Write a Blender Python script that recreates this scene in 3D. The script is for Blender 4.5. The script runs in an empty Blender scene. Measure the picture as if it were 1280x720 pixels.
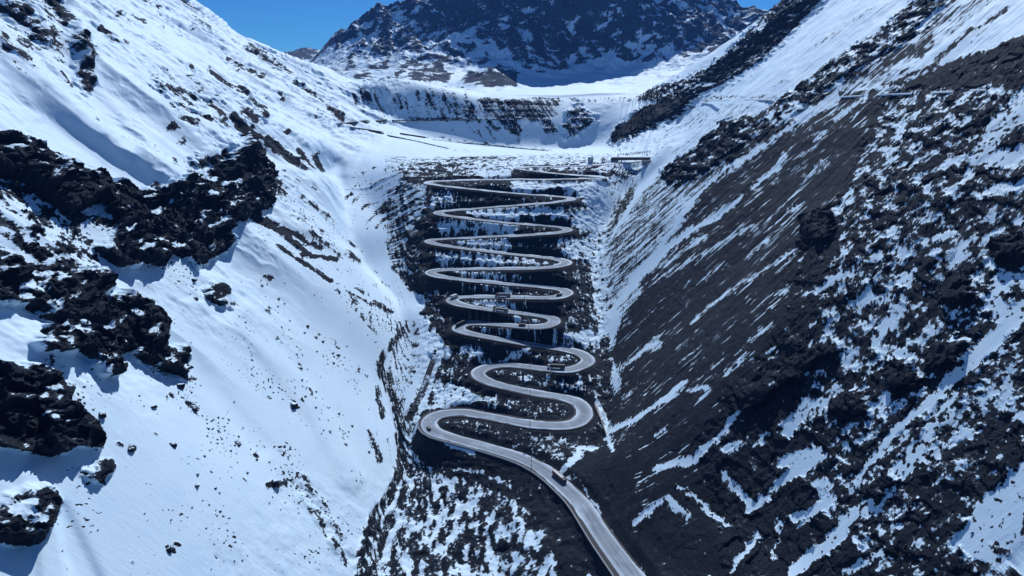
import bpy, math, random
import numpy as np
from mathutils import Vector, Matrix
random.seed(7)
RNG = np.random.default_rng(11)
D = bpy.data
SC = bpy.context.scene
COL = SC.collection

# ------------------------------------------------------------------ camera, sky, sun, exposure
F = 853.0
PITCH = math.atan(260.0 / F)
SP, CP = math.sin(PITCH), math.cos(PITCH)
cam_d = D.cameras.new('camera')
cam_d.sensor_width = 36.0
cam_d.lens = 36.0 * F / 1280.0
cam_d.clip_start = 1.0
cam_d.clip_end = 60000.0
cam = D.objects.new('camera', cam_d)
cam.rotation_euler = (math.radians(90) - PITCH, 0, 0)
COL.objects.link(cam)
SC.camera = cam

SUN_EL, SUN_AZ = math.radians(45), math.radians(11)      # azimuth to the right of the view direction
world = D.worlds.new('World')
SC.world = world
world.use_nodes = True
wn = world.node_tree
bg = wn.nodes['Background']
sky = wn.nodes.new('ShaderNodeTexSky')
sky.sky_type = 'NISHITA'
sky.sun_disc = False
sky.sun_elevation = SUN_EL
sky.sun_rotation = SUN_AZ
sky.altitude = 2800.0
sky.air_density = 1.0
sky.dust_density = 0.0
sky.ozone_density = 3.0
tint = wn.nodes.new('ShaderNodeMix'); tint.data_type = 'RGBA'; tint.blend_type = 'MULTIPLY'
tint.inputs[0].default_value = 1.0; tint.inputs[7].default_value = (.31, .88, 1.48, 1)      # thin, dry high-mountain air: a deeper blue
wn.links.new(sky.outputs[0], tint.inputs[6]); wn.links.new(tint.outputs[2], bg.inputs[0])
bg.inputs[1].default_value = 0.054
sun_d = D.lights.new('sun', 'SUN')
sun_d.energy = 4.5
sun_d.angle = math.radians(0.5)
sun_d.color = (0.87, 0.94, 1.0)
sun = D.objects.new('sun', sun_d)
sdir = Vector((math.cos(SUN_EL) * math.sin(SUN_AZ), math.cos(SUN_EL) * math.cos(SUN_AZ), math.sin(SUN_EL)))
sun.rotation_euler = sdir.to_track_quat('Z', 'Y').to_euler()
COL.objects.link(sun)
SC.view_settings.view_transform = 'Standard'
SC.view_settings.look = 'None'
SC.view_settings.exposure = 0.0
SC.view_settings.gamma = 1.0
SC.render.engine = 'CYCLES'
SC.cycles.max_bounces = 5
SC.cycles.diffuse_bounces = 3
SC.cycles.glossy_bounces = 2
SC.cycles.volume_bounces = 0
SC.cycles.use_denoising = True

# ------------------------------------------------------------------ numeric helpers
def k_of(row): return SP + (row - 360.0) / F * CP            # drop per unit of depth
def yfac(row): return CP - (row - 360.0) / F * SP            # Y per unit of depth
def px_at_Y(px, py, Y):                                       # pixel of the survey picture -> world (x, z) on the section Y
    t = Y / yfac(py)
    return (px - 640.0) / F * t, -k_of(py) * t
def to_px(X, Y, Z):
    dep = Y * CP - Z * SP
    dep = np.maximum(dep, 1.0)
    up = Y * SP + Z * CP
    return 640.0 + F * X / dep, 360.0 - F * up / dep

PERM = RNG.permutation(4096).astype(np.int64)
GANG = RNG.random(4096) * 2 * np.pi
GX, GY = np.cos(GANG).astype(np.float32), np.sin(GANG).astype(np.float32)
def perlin(x, y, seed=0):
    xi = np.floor(x); yi = np.floor(y)
    xf = (x - xi).astype(np.float32); yf = (y - yi).astype(np.float32)
    xi = xi.astype(np.int64) + seed * 131; yi = yi.astype(np.int64) + seed * 57
    def g(ix, iy, dx, dy):
        h = PERM[(PERM[ix & 4095] + iy) & 4095]
        return GX[h] * dx + GY[h] * dy
    u = xf * xf * xf * (xf * (xf * 6 - 15) + 10); v = yf * yf * yf * (yf * (yf * 6 - 15) + 10)
    a = g(xi, yi, xf, yf); b = g(xi + 1, yi, xf - 1, yf)
    c = g(xi, yi + 1, xf, yf - 1); d = g(xi + 1, yi + 1, xf - 1, yf - 1)
    return ((a + (b - a) * u) * (1 - v) + (c + (d - c) * u) * v) * 1.5
def fbm(x, y, oct=4, seed=0, gain=0.5):
    r = 0; a = 1.0; s = 0
    for o in range(oct):
        r = r + a * perlin(x * 2 ** o, y * 2 ** o, seed + o); s += a; a *= gain
    return r / s
def ridged(x, y, oct=4, seed=0, gain=0.5):
    r = 0; a = 1.0; s = 0
    for o in range(oct):
        r = r + a * (1 - 2.2 * np.abs(perlin(x * 2 ** o, y * 2 ** o, seed + o))); s += a; a *= gain
    return r / s
def smooth(a, b, x):
    t = np.clip((x - a) / (b - a), 0, 1)
    return t * t * (3 - 2 * t)
def catmull(ys, vals, yq):                                    # vals (n, m) -> (len(yq), m), monotone-ish cubic
    ys = np.asarray(ys, float); n = len(ys)
    d = (vals[1:] - vals[:-1]) / (ys[1:] - ys[:-1])[:, None]
    m = np.zeros_like(vals)
    m[1:-1] = 0.5 * (d[1:] + d[:-1]); m[0] = d[0]; m[-1] = d[-1]
    i = np.clip(np.searchsorted(ys, yq) - 1, 0, n - 2)
    h = (ys[i + 1] - ys[i])[:, None]; t = ((yq - ys[i]) / h[:, 0])[:, None]
    return ((2*t**3 - 3*t**2 + 1) * vals[i] + (t**3 - 2*t**2 + t) * h * m[i]
            + (-2*t**3 + 3*t**2) * vals[i+1] + (t**3 - t**2) * h * m[i+1])

def blocks(x, y, seed=0, tilt=.55):                           # angular joint blocks: every cell a tilted plane at its own height
    xi = np.floor(x).astype(np.int64); yi = np.floor(y).astype(np.int64)
    best = np.full(len(x), 9e9); out = np.zeros(len(x))
    for dx in (-1, 0, 1):
        for dy in (-1, 0, 1):
            cx_ = xi + dx; cy_ = yi + dy
            h = PERM[(PERM[(cx_ + seed * 37) & 4095] + cy_) & 4095]; h2 = PERM[(h + 77) & 4095]; h3 = PERM[(h2 + 311) & 4095]
            ax_ = x - cx_ - h / 4096.; ay_ = y - cy_ - h2 / 4096.; d = ax_ * ax_ + ay_ * ay_
            m = d < best; best = np.where(m, d, best)
            out = np.where(m, (h3 / 4096. - .5) + tilt * (GX[h3] * ax_ + GY[h3] * ay_), out)
    return out
# ------------------------------------------------------------------ snow survey: where snow lies and where rock is bare
OX, OY, W, H = 320, 80, 1920, 880
def blank(v): return np.full((H, W), v, np.float32)
def poly(m, pts, v):
    P = np.array(pts, float) + (OX, OY)
    x0, y0 = np.maximum(np.floor(P.min(0)).astype(int), 0); x1, y1 = np.minimum(np.ceil(P.max(0)).astype(int) + 1, (W, H))
    if x1 <= x0 or y1 <= y0: return
    gx, gy = np.meshgrid(np.arange(x0, x1) + .5, np.arange(y0, y1) + .5)
    ins = np.zeros(gx.shape, bool)
    for (ax, ay), (bx, by) in zip(P, np.roll(P, -1, 0)):
        if ay == by: continue
        c = ((ay > gy) != (by > gy)) & (gx < (bx - ax) * (gy - ay) / (by - ay) + ax)
        ins ^= c
    m[y0:y1, x0:x1][ins] = v
def line(m, pts, w, v):
    for i in range(len(pts) - 1):
        a = np.array(pts[i], float) + (OX, OY); b = np.array(pts[i+1], float) + (OX, OY)
        wa, wb = ((w, w) if np.isscalar(w) else (w[0] + (w[1]-w[0]) * i / (len(pts)-1), w[0] + (w[1]-w[0]) * (i+1) / (len(pts)-1)))
        r = max(wa, wb) / 2 + 1
        x0, y0 = np.maximum(np.floor(np.minimum(a, b) - r).astype(int), 0); x1, y1 = np.minimum(np.ceil(np.maximum(a, b) + r).astype(int), (W, H))
        gx, gy = np.meshgrid(np.arange(x0, x1) + .5, np.arange(y0, y1) + .5)
        dx, dy = b - a; L = dx*dx + dy*dy + 1e-6
        t = np.clip(((gx - a[0]) * dx + (gy - a[1]) * dy) / L, 0, 1)
        d = np.hypot(gx - a[0] - t * dx, gy - a[1] - t * dy)
        m[y0:y1, x0:x1][d < (wa + (wb - wa) * t) / 2] = v
def blur(m, r):
    if r <= 0: return m
    n = int(r * 2.5) + 1
    k = np.exp(-0.5 * (np.arange(-n, n + 1) / r) ** 2); k /= k.sum()
    p = np.pad(m, ((n, n), (0, 0)), mode='edge'); m = sum(k[i] * p[i:i + H] for i in range(2*n+1))
    p = np.pad(m, ((0, 0), (n, n)), mode='edge'); return sum(k[i] * p[:, i:i + W] for i in range(2*n+1)).astype(np.float32)
def sample(m, px, py):
    x = np.clip(px + OX - .5, 0, W - 1.001); y = np.clip(py + OY - .5, 0, H - 1.001)
    xi = x.astype(np.int32); yi = y.astype(np.int32); fx = (x - xi).astype(np.float32); fy = (y - yi).astype(np.float32)
    return (m[yi, xi] * (1-fx) + m[yi, xi+1] * fx) * (1-fy) + (m[yi+1, xi] * (1-fx) + m[yi+1, xi+1] * fx) * fy

ROAD_PX = [(880,850),(850,805),(822,765),(790,720),(757,675),(725,628),(707,610),(695,599),(681,588),(668,580.5),(650,572),(625,564),(600,556.5),(575,550),(550,543),
 (540,538.5),(535.5,531),(538,524),(547,518.5),(562,516),(581,515.3),(600,518.5),(625,523),(660,529.5),(690,531.8),(709,531.3),(721,528),(729,522.5),(731.5,515),(724,504),(710,498),
 (690,494.5),(670,491.5),(645,486),(620,480),(604,474),(597,467),(606,460),(626,456),(645,456.5),(680,460.7),(709,462),(721,459.5),(732,455),(736,449.5),(728,443),(715,438.5),(690,434.3),
 (665,430.8),(645,427.4),(620,423),(595,418.3),(578,414),(572.5,410),(577,406.3),(585,404),(600,403.8),(620,405),(645,407.4),(665,408.6),(680,407.8),(690,404.5),(693.5,400.5),(687.5,396.5),
 (670,393.6),(645,390.6),(626,388.5),(607.5,386),(582.5,382),(570,379),(564,375.3),(569,372.2),(580,371),(600,370.9),(620,371.2),(650,371.8),(682,372),(700,370.5),(709.5,366),(703,361.8),(689,359.4),
 (670,357.7),(645,355.6),(620,353.4),(595,351),(570,348.4),(550,345.3),(540,342.5),(538,340),(546,337.8),(562,336.6),(600,336),(645,335.8),(670,335),(690,333.6),(703,331.2),(708,327.8),(701,325),(682.5,322),
 (657.5,319.4),(625,316),(600,313),(575,309.8),(556,307),(541,304),(536,301),(544,299.2),(562.5,298),(587.5,297),(612.5,295.7),(645,294.4),(670,293),(695,290.8),(706,289),(710,286.8),(701,283.8),(682.5,282),
 (657.5,280.2),(632.5,278.3),(612.5,276),(587.5,273.4),(562.5,270),(550,267.6),(547,265.4),(556,263.8),(575,262.3),(612.5,259.2),(660,255.6),(690,253),(709,250.6),(715,248.6),(709,246.3),(690,244.9),(665,243.3),
 (637.5,241),(612.5,238.5),(587.5,236),(562.5,233.6),(545,231),(535,228.7),(544,226.8),(562.5,225.7),(600,224.9),(640,224.4),(690,224),(727,223.2),(748,222.4),(753,221.4),(740,220.3),(709,218),(690,216.3),(665,213.4),(650,211.3),
 (647,210),(655,209),(677,208.3),(715,207.4),(746,206.2),(775,203.5),(812,200.5)]
DEP_R = [200,206,210,221,229,248,265.5,287,301,328,341,366,375.5,401,411,450,467,516,531,600,720,850]
DEP_T = [935,912,905,878,862,835,812,787,770,738,722,692,680,653,645,614,600,552,541,482,402,318]

cov = blank(0.94)          # 1 deep snow, 0 bare rock
relief = blank(0.0)        # how far outcrops stand proud, in metres
crag = blank(0.3)          # roughness of the rock
strk = blank(0.25)         # 1: everything runs down the fall line of the valley side
# left slope
LC1 = [(-80,165),(0,173),(20,178),(43,185),(77,200),(103,215),(130,223),(153,228),(173,235),(193,228),(217,237),(227,227),(253,220),(283,203),(290,187),(310,167),(320,187),(333,220),(338,243),(333,263),(313,267),(300,262),
       (305,277),(283,290),(287,307),(267,320),(240,337),(230,327),(207,322),(200,337),(173,330),(147,335),(127,323),(117,307),(137,300),(143,287),(130,270),(113,253),(100,262),(83,270),(67,260),(47,237),(20,220),(-80,205)]
LC2 = [(-80,320),(0,327),(43,333),(77,347),(110,343),(143,360),(100,374),(167,373),(185,400),(200,413),(202,435),(231,437),(235,458),(225,470),(191,462),(178,450),(155,435),(135,435),(147,467),(129,473),(102,444),(49,442),(38,430),(60,400),(40,380),(-80,372)]
LC3 = [(-80,440),(13,456),(36,458),(67,467),(84,484),(84,496),(76,502),(107,524),(124,547),(124,558),(90,556),(62,573),(40,564),(0,558),(-80,560)]
LC4 = [(93,588),(113,590),(118,575),(140,572),(142,585),(130,597),(133,606),(118,600)]
LC5 = [(0,625),(25,612),(60,607),(73,625),(62,650),(52,675),(38,683),(10,680),(-30,670)]
LC6 = [(253,366),(270,357),(285,367),(287,380),(278,387),(262,380)]
poly(cov, [(-300,-60),(75,-60),(85,20),(112,60),(100,85),(60,70),(45,95),(0,80),(-300,60)], .70)
line(cov, [(0,5),(30,22),(52,48)], 12, .38); line(cov, [(57,-10),(70,10),(83,27)], 12, .2); line(cov, [(0,48),(20,65),(35,80)], 9, .45); line(cov,[(75,55),(60,48)],6,.6)
line(cov, [(92,48),(105,68),(108,90),(112,108)], 14, .5); line(cov, [(96,55),(118,72)], 12, .45); line(cov, [(103,88),(110,108)], 10, .3); line(cov, [(12,80),(30,98)], 6, .5); line(cov,[(78,90),(96,112)],7,.6)
poly(cov, [(185,95),(210,95),(250,110),(275,140),(285,160),(270,160),(220,150),(200,125)], .74)
line(cov, [(197,104),(215,118),(240,122)], 7, .45); line(cov, [(222,153),(243,158)], 8, .35); line(cov, [(262,130),(280,148)], 7, .3); line(cov, [(210,160),(218,163)], 4, .3); line(cov, [(250,150),(285,158)],7,.45)
line(cov, [(258,92),(275,105),(300,118),(330,146)], (6,7), .22); line(cov, [(305,138),(320,150)], 7, .2)
line(cov, [(285,78),(302,88),(325,100)], 9, .5); line(cov, [(309,63),(330,75),(362,97)], 9, .45); line(cov, [(362,110),(385,120),(425,156)], (6,8), .38)
line(cov, [(208,-5),(232,8),(255,24)], 7, .3); line(cov, [(143,22),(160,24),(178,33)], 5, .45); line(cov, [(125,37),(148,54)], 5, .5); line(cov, [(228,18),(245,30),(260,42)], 5, .5); line(cov,[(180,5),(200,12)],6,.6)
line(cov, [(120,148),(128,160)], 4, .45); line(cov, [(168,175),(250,215)], 14, .78); line(cov,[(215,203),(250,218),(275,212)],10,.5); line(cov,[(225,180),(250,200),(285,205)],12,.68)
poly(cov, [(-80,205),(20,218),(47,237),(67,262),(85,272),(113,253),(130,272),(143,290),(117,307),(125,335),(140,360),(110,345),(77,347),(0,325),(-80,320)], .56)
poly(cov, LC1, .16); poly(cov, [(-80,455),(0,470),(35,460),(60,448),(85,462),(60,470),(10,490),(-80,495)], .5); poly(cov, LC2, .13); poly(cov, LC3, .1); poly(cov, LC4, .22); poly(cov, LC5, .3); poly(cov, LC6, .2)
for p in (LC1, LC2, LC3): poly(crag, p, 1.0)
poly(crag, [(-80,205),(47,237),(130,272),(140,360),(0,325),(-80,320)], .7); poly(crag, LC4, .8); poly(crag, LC5, .8)
line(cov, [(187,266),(207,253)], 8, .7); line(cov, [(147,294),(160,285),(175,283)], 8, .8); line(cov, [(200,300),(212,318),(222,330)], 4, .55); line(cov, [(100,262),(112,280),(125,310)], 14, .72); line(cov,[(20,362),(53,385)],20,.62)
line(cov, [(150,265),(160,290)], 5, .5); line(cov, [(240,215),(275,232),(290,240)], 9, .42); line(cov,[(75,405),(122,412)],13,.62); line(cov,[(35,478),(75,492)],6,.45); line(cov,[(10,515),(50,520)],5,.42); line(cov,[(258,285),(290,268)],5,.55)
line(cov,[(93,440),(120,452)],3,.5); line(cov,[(10,640),(40,645)],18,.55); line(cov,[(205,455),(240,475)],8,.55)
poly(relief, LC1, 15); poly(relief, LC2, 15); poly(relief, LC3, 15); poly(relief, LC4, 5); poly(relief, LC5, 8); poly(relief, LC6, 5)
line(relief,[(285,100),(330,150)],8,4); line(relief,[(362,112),(425,158)],8,4); line(relief,[(245,200),(290,185)],14,7); line(relief,[(95,50),(110,108)],14,5); line(relief,[(0,0),(60,50)],16,6); line(relief,[(60,-5),(83,27)],10,5)
line(relief,[(200,105),(275,150)],22,4)
# striped gully flanks on the left
for a, b, w in (((290,146),(335,188),4),((303,152),(352,192),3),((318,158),(372,205),4),((340,168),(378,200),3),((305,170),(340,215),3),((352,178),(388,212),3),((378,185),(398,212),3),((398,192),(410,214),3),
                ((302,264),(350,290),5),((330,275),(385,318),4),((352,288),(402,312),4),((345,308),(415,352),3),((380,300),(448,326),3),((375,318),(420,325),3),((332,345),(372,362),2),((405,308),(438,320),4)):
    line(cov, [a, b], w + 2.0, .0)
line(cov, [(375,250),(395,262),(413,276)], 7, .5); poly(cov, [(360,262),(385,275),(420,310),(450,325),(430,325),(380,300)], .72); 
for _i in range(60):
    _f = random.random(); _x = 330 + _f * 150 + random.gauss(0, 22); _y = 215 + _f * 190 + random.gauss(0, 10); _l = random.uniform(4, 16); line(cov, [(_x, _y), (_x + _l * .8, _y + _l * .62)], random.uniform(1.4, 3), random.uniform(.15, .5))
for _i in range(70):
    _x = random.uniform(150, 430); _y = -10 + (_x - 150) * .48 + random.uniform(0, 150); _l = random.uniform(4, 15)
    line(cov, [(_x, _y), (_x + _l * .8, _y + _l * .55)], random.uniform(1.4, 3.5), random.uniform(.25, .6))
line(cov,[(433,363),(460,380)],4,.2); line(cov,[(467,377),(490,391)],5,.2); poly(cov,[(430,368),(475,385),(505,405),(495,420),(440,395)],.68)
for a, b, w, v in (((330,385),(390,470),12,.76),((345,425),(375,460),8,.7),((380,480),(440,560),14,.8),((150,440),(260,520),24,.86),((250,500),(380,600),30,.86),((345,560),(380,612),10,.72),((375,600),(440,705),22,.66),
                   ((205,500),(250,520),8,.7),((390,640),(430,700),10,.5),((462,540),(475,575),9,.3),((470,485),(478,520),8,.35),((440,455),(460,470),7,.6),((325,345),(372,362),5,.6),((400,420),(440,440),8,.7),((280,380),(330,430),16,.86)):
    line(cov, [a, b], w, v)
for x, y, r in ((367,507,7),(217,557,6),(193,543,5),(238,507,7),(245,513,5),(298,555,5),(247,607,5),(213,687,7),(165,703,4),(270,695,4),(337,497,5),(375,500,4),(165,560,6),(150,557,6),(222,680,5),(320,570,4),(345,606,8),(306,600,4),(215,495,6)):
    line(cov, [(x-r*.5, y-r*.3), (x+r*.5, y+r*.3)], r*.8, .22)
line(cov, [(335,608),(355,604)], 8, .22)
# river and the broken ground beside it
poly(cov, [(500,400),(528,400),(548,425),(552,470),(530,520),(503,560),(497,520),(480,470),(490,430)], .62)
line(cov, [(508,404),(497,420),(485,435),(474,455),(478,470),(495,502),(500,533),(502,578),(491,613),(469,649),(455,684),(451,730)], (6,18), .36)
line(cov, [(545,440),(535,470),(520,505),(511,522)], (4,9), .02); line(cov,[(552,442),(540,475),(528,508)],5,.95); line(cov,[(536,440),(524,470),(508,508)],6,.93)
poly(cov, [(505,545),(560,560),(640,590),(700,650),(760,735),(440,760),(462,700),(472,660),(500,620)], .44)
LOWDARK = [(520,545),(560,560),(640,585),(700,640),(780,760),(705,760),(690,690),(672,650),(640,622),(590,600),(545,590),(520,570)]
for a, b, w in (((580,655),(545,690),8),((655,640),(640,720),5),((560,640),(520,660),6),((600,620),(545,660),7),((505,700),(520,760),9),((570,700),(590,740),8),((610,690),(630,740),9),((690,700),(735,722),14),((480,700),(500,640),8),((540,610),(570,600),5),((690,640),(700,690),6),((575,580),(560,620),5)):
    line(cov, [a, b], w, .8)
poly(cov, LOWDARK, .14); line(cov, ROAD_PX[0:12], 62, .13)
line(cov,[(700,735),(735,722),(765,740)],10,.75); line(cov,[(560,585),(600,590),(640,612)],4,.55)
# the fan of switchbacks
poly(cov, [(480,215),(530,205),(760,203),(800,215),(790,250),(765,290),(760,330),(760,400),(768,470),(760,545),(745,560),(700,590),(640,575),(545,545),(525,530),(550,450),(555,425),(535,400),(530,370),(500,340),(510,300),(500,260)], .2)
poly(crag, [(480,215),(800,215),(760,400),(760,545),(700,590),(545,545),(550,450),(500,340)], .4)
poly(cov, [(480,195),(560,196),(700,192),(800,192),(820,205),(800,215),(700,212),(560,213),(480,212)], .60)
line(cov, [(560,200),(600,197),(640,198)], 5, .4); line(cov, [(500,206),(590,205)], 3, .35); line(cov,[(620,213),(760,219)],5,.3); line(cov,[(650,207),(750,206)],2,.3)
poly(cov, [(505,212),(560,208),(590,212),(600,222),(540,224),(500,222)], .38); poly(cov, [(585,212),(640,212),(640,222),(600,222)], .7)
poly(cov, [(640,227),(740,227),(748,236),(735,246),(700,243),(640,240)], .66); poly(cov, [(664,240),(680,235),(700,235),(722,242),(718,245),(668,243)], .15)
poly(cov, [(735,226),(760,222),(800,218),(790,235),(770,262),(760,290),(735,290),(720,275),(735,250)], .66)
poly(cov, [(540,234),(560,236),(550,262),(535,262)], .15); poly(cov, [(525,262),(545,240),(560,236),(575,258),(545,262)], .38)
poly(cov, [(575,264),(640,260),(710,262),(712,277),(660,275),(600,272)], .58); poly(cov, [(650,270),(680,269),(712,276),(705,280),(660,278)], .15)
poly(cov, [(690,254),(735,250),(745,270),(740,285),(712,281),(718,270)], .75); poly(cov,[(690,256),(730,252),(740,262),(715,266)],.2)
poly(cov, [(548,272),(600,278),(615,290),(590,296),(548,292)], .42); poly(cov, [(600,278),(650,282),(640,293),(612,293)], .6); line(cov,[(540,275),(535,295)],12,.1)
poly(cov, [(556,301),(600,300),(630,312),(600,310)], .55); poly(cov, [(590,303),(640,298),(636,316),(600,311)], .5); poly(cov, [(695,300),(712,296),(745,300),(750,322),(725,326),(705,320)], .42)
poly(cov, [(545,316),(600,316),(640,322),(690,327),(700,331),(560,333),(540,330)], .38); poly(cov,[(570,322),(620,320),(640,330),(600,333)],.5)
poly(cov, [(560,340),(600,341),(650,345),(655,352),(600,349)], .5); poly(cov, [(560,352),(610,356),(680,366),(600,367),(560,362)], .36); poly(cov, [(580,376),(620,376),(660,382),(640,387),(600,384)], .5)
poly(cov, [(575,388),(620,392),(640,397),(600,401),(560,397)], .33); poly(cov, [(630,394),(680,398),(675,404),(640,402)], .38); poly(cov,[(600,410),(650,414),(690,425),(640,420),(600,415)],.45)
poly(cov, [(690,418),(740,412),(755,420),(745,435),(715,430),(690,428)], .55); poly(cov, [(560,432),(590,432),(615,442),(600,446),(560,448),(545,446)], .5)
line(cov, [(560,449),(590,449),(625,444),(663,437)], 3, 1.0); line(cov,[(560,449),(590,448)],6,.8); poly(cov, [(670,446),(712,446),(705,455),(680,457)], .32); poly(cov,[(640,466),(740,470),(735,490),(700,495),(650,482)],.3)
poly(cov, [(545,475),(585,485),(600,500),(560,508),(540,502)], .5); line(cov,[(530,512),(560,505),(590,500),(620,500)],5,.6); poly(cov,[(560,524),(600,528),(650,548),(640,556),(590,545),(560,540)],.26)
poly(cov, [(660,545),(720,548),(735,560),(715,580),(690,583),(660,565)], .33); line(cov, [(745,558),(725,563),(712,580),(702,592)], (5,10), .9)
for (a, b) in (((480,222),(500,300)),((492,225),(475,262))): line(cov, [a, b], 14, .5)
for a, b, w in (((530,262),(492,300),5),((528,285),(500,322),6),((534,300),(505,340),6),((520,270),(488,300),3),((540,318),(505,352),5),((530,345),(512,362),6),((535,230),(495,272),6),((520,222),(475,265),5),((505,215),(458,258),4),((545,372),(530,392),8),((522,240),(500,262),6),((470,208),(440,236),3),((548,398),(538,412),7)):
    line(cov, [a, b], w, .12)
for a, b in (((528,225),(470,285)),((512,228),(462,275)),((498,215),(452,262)),((482,212),(440,255)),((515,250),(480,285)),((470,212),(432,250)),((532,275),(503,300)),((520,290),(505,312)),((530,305),(506,322)),((520,258),(500,275))):
    line(cov, [a, b], 4, .3)
poly(cov, [(490,335),(535,338),(540,350),(575,360),(560,372),(535,375),(510,360)], .2); poly(cov,[(535,372),(560,375),(585,395),(570,400),(545,400),(540,390)],.2); poly(cov, [(548,402),(575,404),(590,420),(570,440),(558,430),(545,415)], .08)
poly(cov, [(568,440),(600,446),(588,470),(600,485),(560,478),(556,450)], .2)
# gully and the foot of the right slope
poly(cov, [(735,295),(770,290),(800,245),(850,195),(880,190),(905,205),(870,245),(820,310),(790,360),(760,420),(745,400),(740,350)], .47)
poly(strk, [(745,300),(800,245),(850,190),(1280,-60),(1600,-60),(1600,500),(1280,420),(1100,430),(900,560),(740,720),(700,640),(770,560),(760,420)], 1.0)
poly(cov, [(775,470),(765,440),(775,400),(805,345),(850,280),(905,205),(985,128),(1050,112),(1100,112),(1600,-80),(1600,900),(860,900),(790,720),(740,650),(700,592),(745,560),(760,520)], .11)
poly(cov, [(765,440),(775,400),(805,345),(850,280),(905,205),(985,128),(1050,112),(1010,150),(930,235),(860,300),(820,350),(790,400)], .15)
poly(strk, [(1100,115),(1600,-80),(1600,900),(830,900),(790,720),(900,560),(980,460),(1030,300),(1100,200)], .5)
poly(crag, [(1100,115),(1600,-80),(1600,900),(830,900),(800,660),(900,500),(980,400),(1000,310),(1050,240)], .75)
poly(crag, [(760,560),(860,560),(900,720),(800,720)], .35)
line(cov, [(757,412),(780,372),(802,341),(844,303),(886,274),(927,249)], (14,4), .95); line(cov, [(776,385),(800,360)], 10, .6)
line(cov, [(998,312),(948,341),(907,370),(865,403)], 4, .7); line(cov, [(811,355),(877,318),(957,276),(998,237),(1035,205)], (6,3), .52); line(cov, [(940,237),(960,218),(982,195)], (4,7), .95); line(cov,[(830,330),(880,296)],8,.5)
line(cov, [(700,596),(716,592),(735,612),(752,642)], 3, .9); line(cov, [(755,652),(765,668),(776,684)], 5, .95); line(cov, [(784,693),(803,714)], 4, .95)
poly(cov, [(762,190),(800,165),(850,138),(880,125),(905,128),(985,124),(960,140),(905,168),(850,192),(800,206),(780,200)], .72); poly(strk,[(762,190),(850,138),(985,124),(905,168),(800,206)],1)
DK = [(828,217),(840,205),(870,188),(905,155),(935,146),(950,152),(940,170),(925,190),(870,222),(838,228)]
poly(cov, DK, .24); poly(crag, DK, 1.0); poly(relief, DK, 5)
SP1 = [(765,182),(775,160),(795,145),(840,120),(872,121),(850,142),(800,166)]
poly(cov, SP1, .04); poly(relief, SP1, 12)
SP2 = [(795,124),(830,108),(860,100),(890,85),(935,45),(985,-5),(1040,-10),(1000,30),(960,72),(930,92),(895,110),(860,124),(810,127)]
poly(cov, SP2, .32); poly(crag, SP2, 1.0); poly(relief, SP2, 6)
line(cov,[(938,36),(960,34)],8,.8); line(cov,[(880,90),(890,86)],5,.6); line(cov,[(860,112),(890,104)],5,.8)
poly(cov, [(1010,28),(1045,-5),(1148,-5),(1103,35),(1062,65),(1012,98),(975,119),(905,120),(870,122),(930,96),(980,62)], .97); poly(strk,[(1010,28),(1045,-5),(1148,-5),(1062,65),(975,119),(870,122),(930,96)],1); line(cov, [(1018,60),(1050,38),(1095,8)], 3, .35); line(cov,[(940,95),(985,72)],2,.5); line(cov,[(935,118),(990,100)],3,.55)
DB = [(1150,-5),(1185,-5),(1140,45),(1095,75),(1060,95),(1025,120),(990,150),(945,175),(925,165),(980,122),(1030,85),(1100,40)]
poly(cov, DB, .38); poly(crag, DB, .9); poly(relief, DB, 3)
poly(cov, [(1185,-5),(1250,-5),(1195,40),(1140,85),(1100,112),(1040,118),(1070,92),(1110,65),(1150,40)], .58); line(cov,[(1110,75),(1135,62)],16,.15); line(cov,[(1150,65),(1160,50)],14,.15); line(cov,[(1060,100),(1100,85)],8,.3)
line(cov, [(1100,112),(1160,85),(1215,40),(1260,10)], 5, .15); line(cov,[(1115,112),(1175,80),(1245,30)],3,.7); line(cov,[(1075,114),(1130,112)],7,.9)
line(cov, [(1045,120),(1000,152),(960,180),(920,205),(880,236),(845,268)], (9,3), .9); poly(cov,[(965,140),(1000,128),(1020,130),(990,155),(965,158)],.55); line(cov, [(1085,121),(1043,151)], (6,4), .92)
for a, b in (((1055,128),(1010,165)),((1075,140),(1020,175)),((1020,182),(1000,195)),((1047,190),(1005,220)),((1030,165),(1015,175)),((975,222),(960,235)),((1005,250),(960,290)),((960,300),(930,325)),((910,330),(880,350)),((1010,200),(985,215)),((900,285),(870,302))): line(cov, [a, b], 2, .75)
for _i in range(95):
    _x, _y = random.uniform(800, 1120), random.uniform(190, 470)
    if _y < 520 - (_x - 760) * .95 or _y > 640 - (_x - 760) * .62: continue
    _l = random.uniform(8, 42); line(cov, [(_x, _y), (_x + _l * .76, _y - _l * .65)], random.uniform(1.2, 2.6), random.uniform(.5, .8))
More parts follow.
